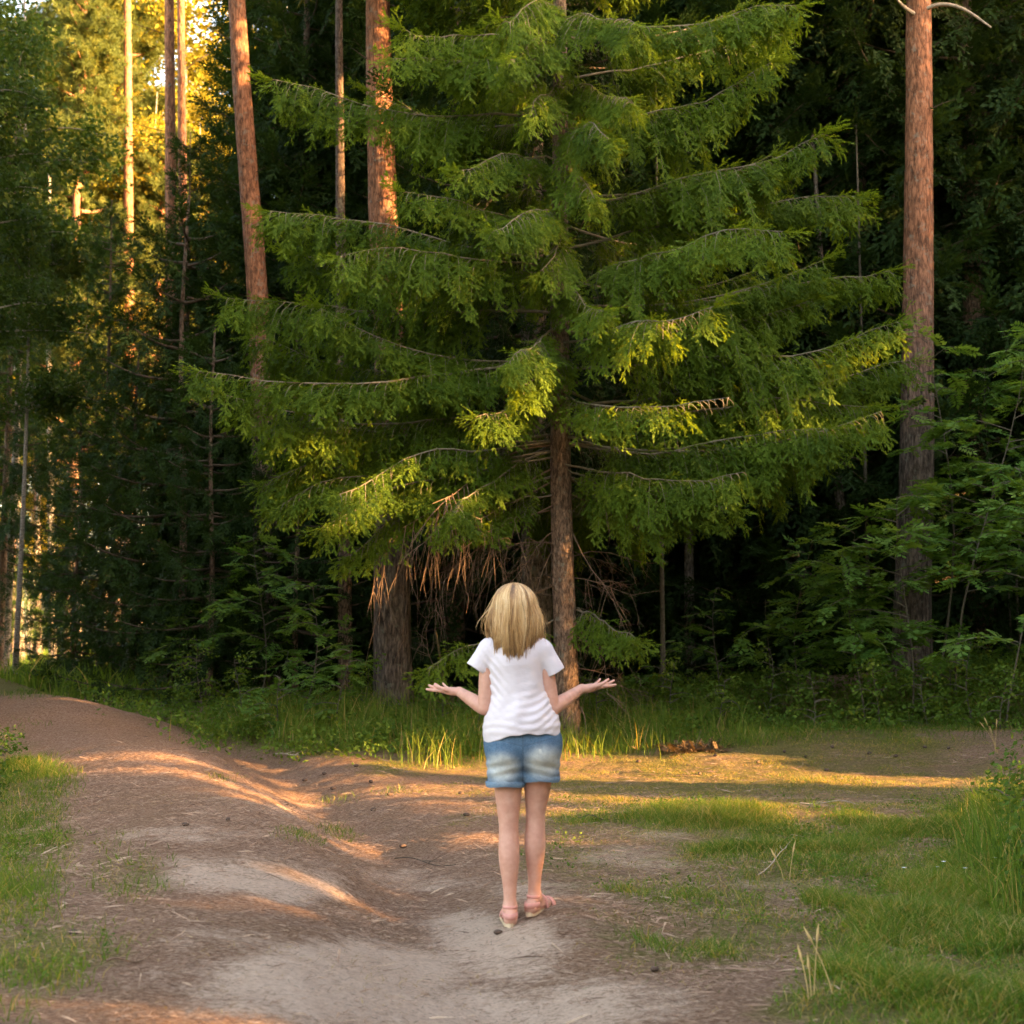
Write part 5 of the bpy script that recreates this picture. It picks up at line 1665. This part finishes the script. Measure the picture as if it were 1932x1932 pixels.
    body = [c for c in COL.objects if c.parent == o and c.name.startswith("body")][0]
    for sgn in (-1, 1):
        ev = []
        u_ = np.linspace(0, np.pi, 9); w_ = np.linspace(0, 2 * np.pi, 13)[:-1]
        ev = np.array([[math.sin(a) * math.cos(b_), math.sin(a) * math.sin(b_), math.cos(a)] for a in u_ for b_ in w_]) * .0115 + hc + [sgn * .031, .094, .006]
        ii = np.arange(9 * 12).reshape(9, 12)
        nx = np.roll(ii, -1, 1)
        link("eye", mesh_data("woman_eye", ev, np.stack([ii[:-1], nx[:-1], nx[1:], ii[1:]], -1).reshape(-1, 4), M['eye'], True), body)

    # t-shirt
    T = Field((-.34, -.20, .80), (.26, .20, 1.44), .0036)
    T.cone((-.012, -.002, .88), (-.014, .0, .96), .178, .176, .03, (1, .80, 1))
    T.cone((-.014, .0, .96), (-.032, .006, 1.13), .176, .130, .05, (1, .80, 1))
    T.cone((-.032, .006, 1.13), (-.045, .0, 1.27), .130, .145, .05, (1, .80, 1))
    T.cone((-.158, -.004, 1.342), (.072, -.004, 1.336), .060, .060, .05)
    T.cone((-.105, .078, 1.2), (-.105, .08, 1.2), .062, .062, .03)
    T.cone((.015, .078, 1.2), (.015, .08, 1.2), .062, .062, .03)
    eL, eR = np.array((-.236, -.010, 1.245)), np.array((.152, -.010, 1.225))
    X = T.grid()
    x_, y_, z_ = X
    for S_, e in ((SL, eL), (SR, eR)):
        SF = Field((-.34, -.20, .80), (.26, .20, 1.44), .0036)
        n_ = nrm(e - S_)
        SF.cone(S_ + n_ * .005, e + n_ * .05, .055, .056, .03, (1, .95, 1))
        SF.F = np.maximum(SF.F, (x_ - e[0]) * n_[0] + (y_ - e[1]) * n_[1] + (z_ - e[2]) * n_[2] - .004)
        hh = np.clip(.5 + .5 * (SF.F - T.F) / .025, 0, 1)
        T.F = (SF.F + (T.F - SF.F) * hh - .025 * hh * (1 - hh)).astype(np.float32)
    # folds: soft diagonal drags from the right waist, gathers above the hem, a hollow along the spine
    w1 = np.exp(-((x_ - .08) / .12) ** 2 - ((z_ - 1.04) / .10) ** 2)
    w2 = np.exp(-((z_ - .965) / .045) ** 2)
    w3 = np.exp(-((x_ + .16) / .06) ** 2 - ((z_ - 1.20) / .12) ** 2)
    fold = .0024 * w1 * np.sin((z_ - .55 * x_) * 150 + 3 * np.sin(x_ * 22)) + .0014 * w2 * np.sin(z_ * 150 + 2.2 * np.sin(x_ * 17 + 1) + y_ * 20) + .0030 * w3 * np.sin((z_ + 1.2 * x_) * 130) \
        + .0028 * np.sin(x_ * 55 + 4 * np.sin(z_ * 9)) * np.exp(-((z_ - 1.12) / .16) ** 2) - .006 * np.exp(-((x_ + .035) / .03) ** 2 - ((z_ - 1.1) / .12) ** 2) * (y_ < 0)
    T.F += fold.astype(np.float32)
    hx = np.interp(x_.ravel(), [-.22, -.17, -.10, -.01, .10, .16, .2], [.872, .884, .915, .932, .930, .920, .912]).reshape(x_.shape)
    hem = hx - z_ + .003 * np.sin(x_ * 70) + 0 * y_
    T.F = np.maximum(T.F, hem)
    # hollow hem and sleeve ends, open neck
    T.cone((-.013, 0, .86), (-.013, 0, .925), .168, .166, sub=True, sc=(1, .79, 1))
    T.cone(eL + nrm(eL - SL) * .03, eL - nrm(eL - SL) * .004, .049, .047, sub=True)
    T.cone(eR + nrm(eR - SR) * .03, eR - nrm(eR - SR) * .004, .048, .046, sub=True)
    T.cone((-.045, .02, 1.40), (-.045, .05, 1.46), .070, .085, sub=True)
    V, Q = T.mesh()
    link("t_shirt", mesh_data("woman_shirt", V, Q, M['shirt'], True), o)

    # denim shorts
    D = Field((-.24, -.20, .60), (.24, .20, 1.0), .0036)
    D.cone((-.088, 0, .885), (.078, 0, .885), .110, .110, .04)
    D.cone((-.090, -.046, .838), (-.087, -.04, .86), .083, .084, .02)
    D.cone((.080, -.046, .842), (.077, -.04, .865), .083, .084, .02)
    D.cone((-.012, .0, .90), (-.014, .0, .96), .155, .148, .05, (1, .80, 1))
    D.cone((-.088, -.004, .84), (-.093, .004, .64), .099, .090, .025)
    D.cone((.080, .004, .84), (.079, .018, .64), .099, .090, .025)
    x_, y_, z_ = D.grid()
    D.F += (.0035 * np.sin(z_ * 120 + 30 * np.abs(x_ + .008) + 8 * y_) * np.exp(-((z_ - .75) / .05) ** 2) + .0025 * np.sin(x_ * 90 + z_ * 60) * np.exp(-((z_ - .72) / .06) ** 2)).astype(np.float32)
    hz = np.where(x_ < -.008, .678, .702) + 0 * z_ + .004 * np.sin(x_ * 50)
    D.F = np.maximum(D.F, hz - z_ + 0 * y_)
    D.F = np.maximum(D.F, z_ - .965 + 0 * x_ + 0 * y_)
    D.cone((-.093, .004, .62), (-.091, .002, .695), .083, .083, sub=True)
    D.cone((.079, .018, .62), (.079, .014, .720), .083, .083, sub=True)
    V, Q = D.mesh()
    sh = link("shorts", mesh_data("woman_shorts", V, Q, M['denim'], True), o)
    # turned-up hems
    a = np.linspace(0, 2 * np.pi, 49)[:-1]
    for cx, cy, zz in ((-.0925, .004, .683), (.079, .017, .707)):
        rr = .0945
        t_ = np.array([[(rr + dr) * np.cos(a) + cx, (rr + dr) * np.sin(a) + cy, np.full_like(a, zz + dz) + .004 * np.sin(a * 3)] for dr, dz in ((.002, -.012), (.0045, -.004), (.0045, .010), (.001, .016))])
        t_ = t_.transpose(0, 2, 1)
        ii = np.arange(4 * 48).reshape(4, 48)
        nx = np.roll(ii, -1, 1)
        link("hem", mesh_data("shorts_hem", t_.reshape(-1, 3), np.stack([ii[:-1], nx[:-1], nx[1:], ii[1:]], -1).reshape(-1, 4), M['denim'], True), sh)

    # hair: a cap of hair with many locks falling from a parting
    r = np.random.default_rng(12)
    n = 3600
    ph = r.uniform(-2.1, 2.1, n)                       # azimuth round the head, 0 = straight back
    lay = r.uniform(0, 1, n)
    m = 12
    top = hc + np.array([-.004, -.006, .098])
    u = np.linspace(0, 1, m)
    back = np.cos(ph)
    ax_, ay_ = .094 + .014 * lay ** 2, .114 + .014 * lay
    start = r.uniform(0, .55, n) ** 1.1                  # where on the skull the lock is rooted (polar angle / (pi/2))
    endz = np.interp(np.abs(ph), [0, .55, .85, 1.3, 2.0, 2.75], [1.325, 1.332, 1.375, 1.39, 1.41, 1.43]) + r.normal(0, .020, n) + .05 * (1 - lay) * r.uniform(0, 1, n) * .6
    L = np.zeros((n, m, 3))
    for j in range(m):
        w = u[j]
        # over the skull, then straight down
        split = .52
        if w <= split:
            th = (start + (1.02 - start) * (w / split)) * np.pi / 2
            rad_ = np.sin(th)
            zz = hc[2] + .012 + (.094 + .012 * lay) * np.cos(th)
            k_ = 1.0
        else:
            q = (w - split) / (1 - split)
            z1 = hc[2] + .012 + (.094 + .012 * lay) * np.cos(1.02 * np.pi / 2)
            zz = z1 + (endz - z1) * q
            flare = np.interp(np.abs(ph), [0, .7, 1.4, 2.75], [.08, .14, .32, .1])
            rad_ = 1.0 + flare * np.sin(q * np.pi * .62) * 1.05 - .10 * q ** 2
        pw = ph + .05 * np.sin(w * 7 + ph * 5) * w
        # the hair narrows to a point low on the back
        nar = 1.0
        if w > split:
            q = (w - split) / (1 - split)
            nar = 1 - .12 * q ** 2 * (np.abs(ph) < .75)
        L[:, j, 0] = hc[0] - .002 + np.sin(pw) * ax_ * rad_ * nar
        L[:, j, 1] = hc[1] - .004 - np.cos(pw) * ay_ * rad_ + (.012 * ((w - split) / (1 - split)) if w > split else 0)
        L[:, j, 2] = zz
    lk = vnoise(ph * 5.5 + 9, lay * 1.5, 15) - .5
    lk2 = vnoise(ph * 5.5 + 40, lay * 1.5, 16)
    bend = np.interp(u, [0, .4, .7, 1], [0, 0, .6, 1])[None]
    L[..., 0] += bend * .040 * lk[:, None] * np.sin(u[None] * 6 + 6 * lk2[:, None])
    L[..., 1] -= bend * .020 * lk2[:, None] * np.abs(np.sin(u[None] * 5 + 4 * lk[:, None]))
    L[..., 2] += (bend ** 2) * (.07 * (vnoise(ph * 7 + 3, lay * 2, 18) - .45))[:, None]
    wob = .0065 * np.sin(u[None] * r.uniform(4, 12, (n, 1)) + r.uniform(0, 6, (n, 1))) * u[None]
    L[..., 0] += wob
    L[..., 1] -= np.abs(wob) * .6
    fly = r.uniform(0, 1, n) < .07
    L[fly, :, 0] += (u[None] ** 1.5 * r.normal(0, .022, (fly.sum(), 1)))
    L[fly, :, 1] -= np.abs(u[None] ** 1.5 * r.normal(0, .016, (fly.sum(), 1)))
    R = np.interp(u, [0, .2, .75, 1], [.0020, .0030, .0026, .0008])[None] * r.uniform(.6, 1.3, (n, 1)) * np.where(fly, .45, 1)[:, None]
    V, Q = tubes(L, R, 4)
    lock = vnoise(ph * 6.5, lay * 2.5 + 3, 5) * .75 - .22 + r.normal(0, .15, n)
    tint = np.repeat((lock[:, None] + np.interp(u, [0, .15, .45, .8, 1], [.08, .26, .46, .36, .04])[None]).reshape(-1), 4)
    part = np.exp(-((ph + .10) / .16) ** 2)[:, None] * np.interp(u, [0, .25, .45], [.42, .22, 0])[None]
    tint = tint - np.repeat(part.reshape(-1), 4)
    hair = link("hair", mesh_data("woman_hair", V, Q, M['hair'], True, {"tint": np.clip(tint, 0, 1)}), o)
    Hc = Field((-.20, -.15, 1.36), (.12, .16, 1.68), .004)
    Hc.cone(hc + [0, -.014, .022], hc + [0, .0, .024], .093, .090, .02, (.90, 1.14, 1.03))
    Hc.cone(hc + [0, -.035, -.02], hc + [0, -.04, -.12], .082, .07, .03, (1.0, .8, 1))
    X = Hc.grid()
    Hc.F = np.maximum(Hc.F, (X[1] - (hc[1] + .070)) + 0 * X[0] + 0 * X[2])
    Hc.F = np.where((X[1] > hc[1] + .02) & (X[2] < hc[2] + .05), np.maximum(Hc.F, .01), Hc.F)
    V, Q = Hc.mesh()
    link("hair_underlayer", mesh_data("hair_cap", V, Q, M['hair'], True, {"tint": np.full(len(V), .33)}), hair)

    # sandals
    for (a_, f, s, z0), lb in ((FL, None), (FR, None)):
        sd = link("sandal", None, o, a_ + [0, 0, z0 - a_[2]])
        c = f * np.linspace(-.072, .212, 15)[:, None]
        w = np.array([.004, .020, .028, .0305, .031, .031, .031, .0325, .035, .038, .040, .040, .037, .028, .008])
        bend = .007 * np.sin(np.linspace(0, 3.1, 15))
        ring = []
        for zz, sc_ in ((-.021, .94), (-.016, 1.0), (-.004, 1.0), (0.0, .96)):
            Lp = np.concatenate([c + s * (w * sc_ - bend)[:, None], (c - s * (w * sc_ + bend)[:, None])[::-1]])
            ring.append(Lp + [0, 0, zz])
        ring = np.array(ring)
        nn = ring.shape[1]
        ii = np.arange(4 * nn).reshape(4, nn)
        nx = np.roll(ii, -1, 1)
        Qs = np.stack([ii[:-1], ii[1:], nx[1:], nx[:-1]], -1).reshape(-1, 4)
        caps = np.array([[r_[i], r_[i + 1], r_[nn - 2 - i], r_[nn - 1 - i]] for r_ in (ii[3],) for i in range(14)])
        capb = np.array([[ii[0][i + 1], ii[0][i], ii[0][nn - 1 - i], ii[0][nn - 2 - i]] for i in range(14)])
        link("sole", mesh_data("sandal_sole", ring.reshape(-1, 3), [Qs, caps, capb], M['sole']), sd)
        def strap(name, ctr, e1, e2, r1, r2, a0, a1, wd):
            aa = np.linspace(a0, a1, 28)
            mid = ctr + e1 * (np.cos(aa) * r1)[:, None] + e2 * (np.sin(aa) * r2)[:, None]
            nrmv = np.cross(e1, e2)
            out_ = nrm(e1 * (np.cos(aa) / r1)[:, None] + e2 * (np.sin(aa) / r2)[:, None])
            pr = [mid + nrmv * wd, mid + nrmv * wd + out_ * .004, mid - nrmv * wd + out_ * .004, mid - nrmv * wd]
            V_ = np.array(pr).transpose(1, 0, 2)
            i_ = np.arange(28 * 4).reshape(28, 4)
            n_ = np.roll(i_, -1, 1)
            link(name, mesh_data("sandal_strap", V_.reshape(-1, 3), np.stack([i_[:-1], n_[:-1], n_[1:], i_[1:]], -1).reshape(-1, 4), M['sandal'], True), sd)
        zv = np.array([0, 0, 1.0])
        tilt = nrm(zv * 1 + f * .25)
        strap("ankle_strap", np.array([0, 0, .068]) + f * .000, f, s, .036, .033, 0, 6.2832, .0075)
        strap("heel_band", f * -.008 + [0, 0, .030], f, s, .062, .0335, math.pi * .5, math.pi * 1.5, .014)
        strap("toe_strap", f * .135 + [0, 0, -.004], s, zv, .042, .046, 0, math.pi, .016)
        strap("instep_strap", f * .075 + [0, 0, -.004], s, zv, .035, .064, 0, math.pi, .009)
build_woman()
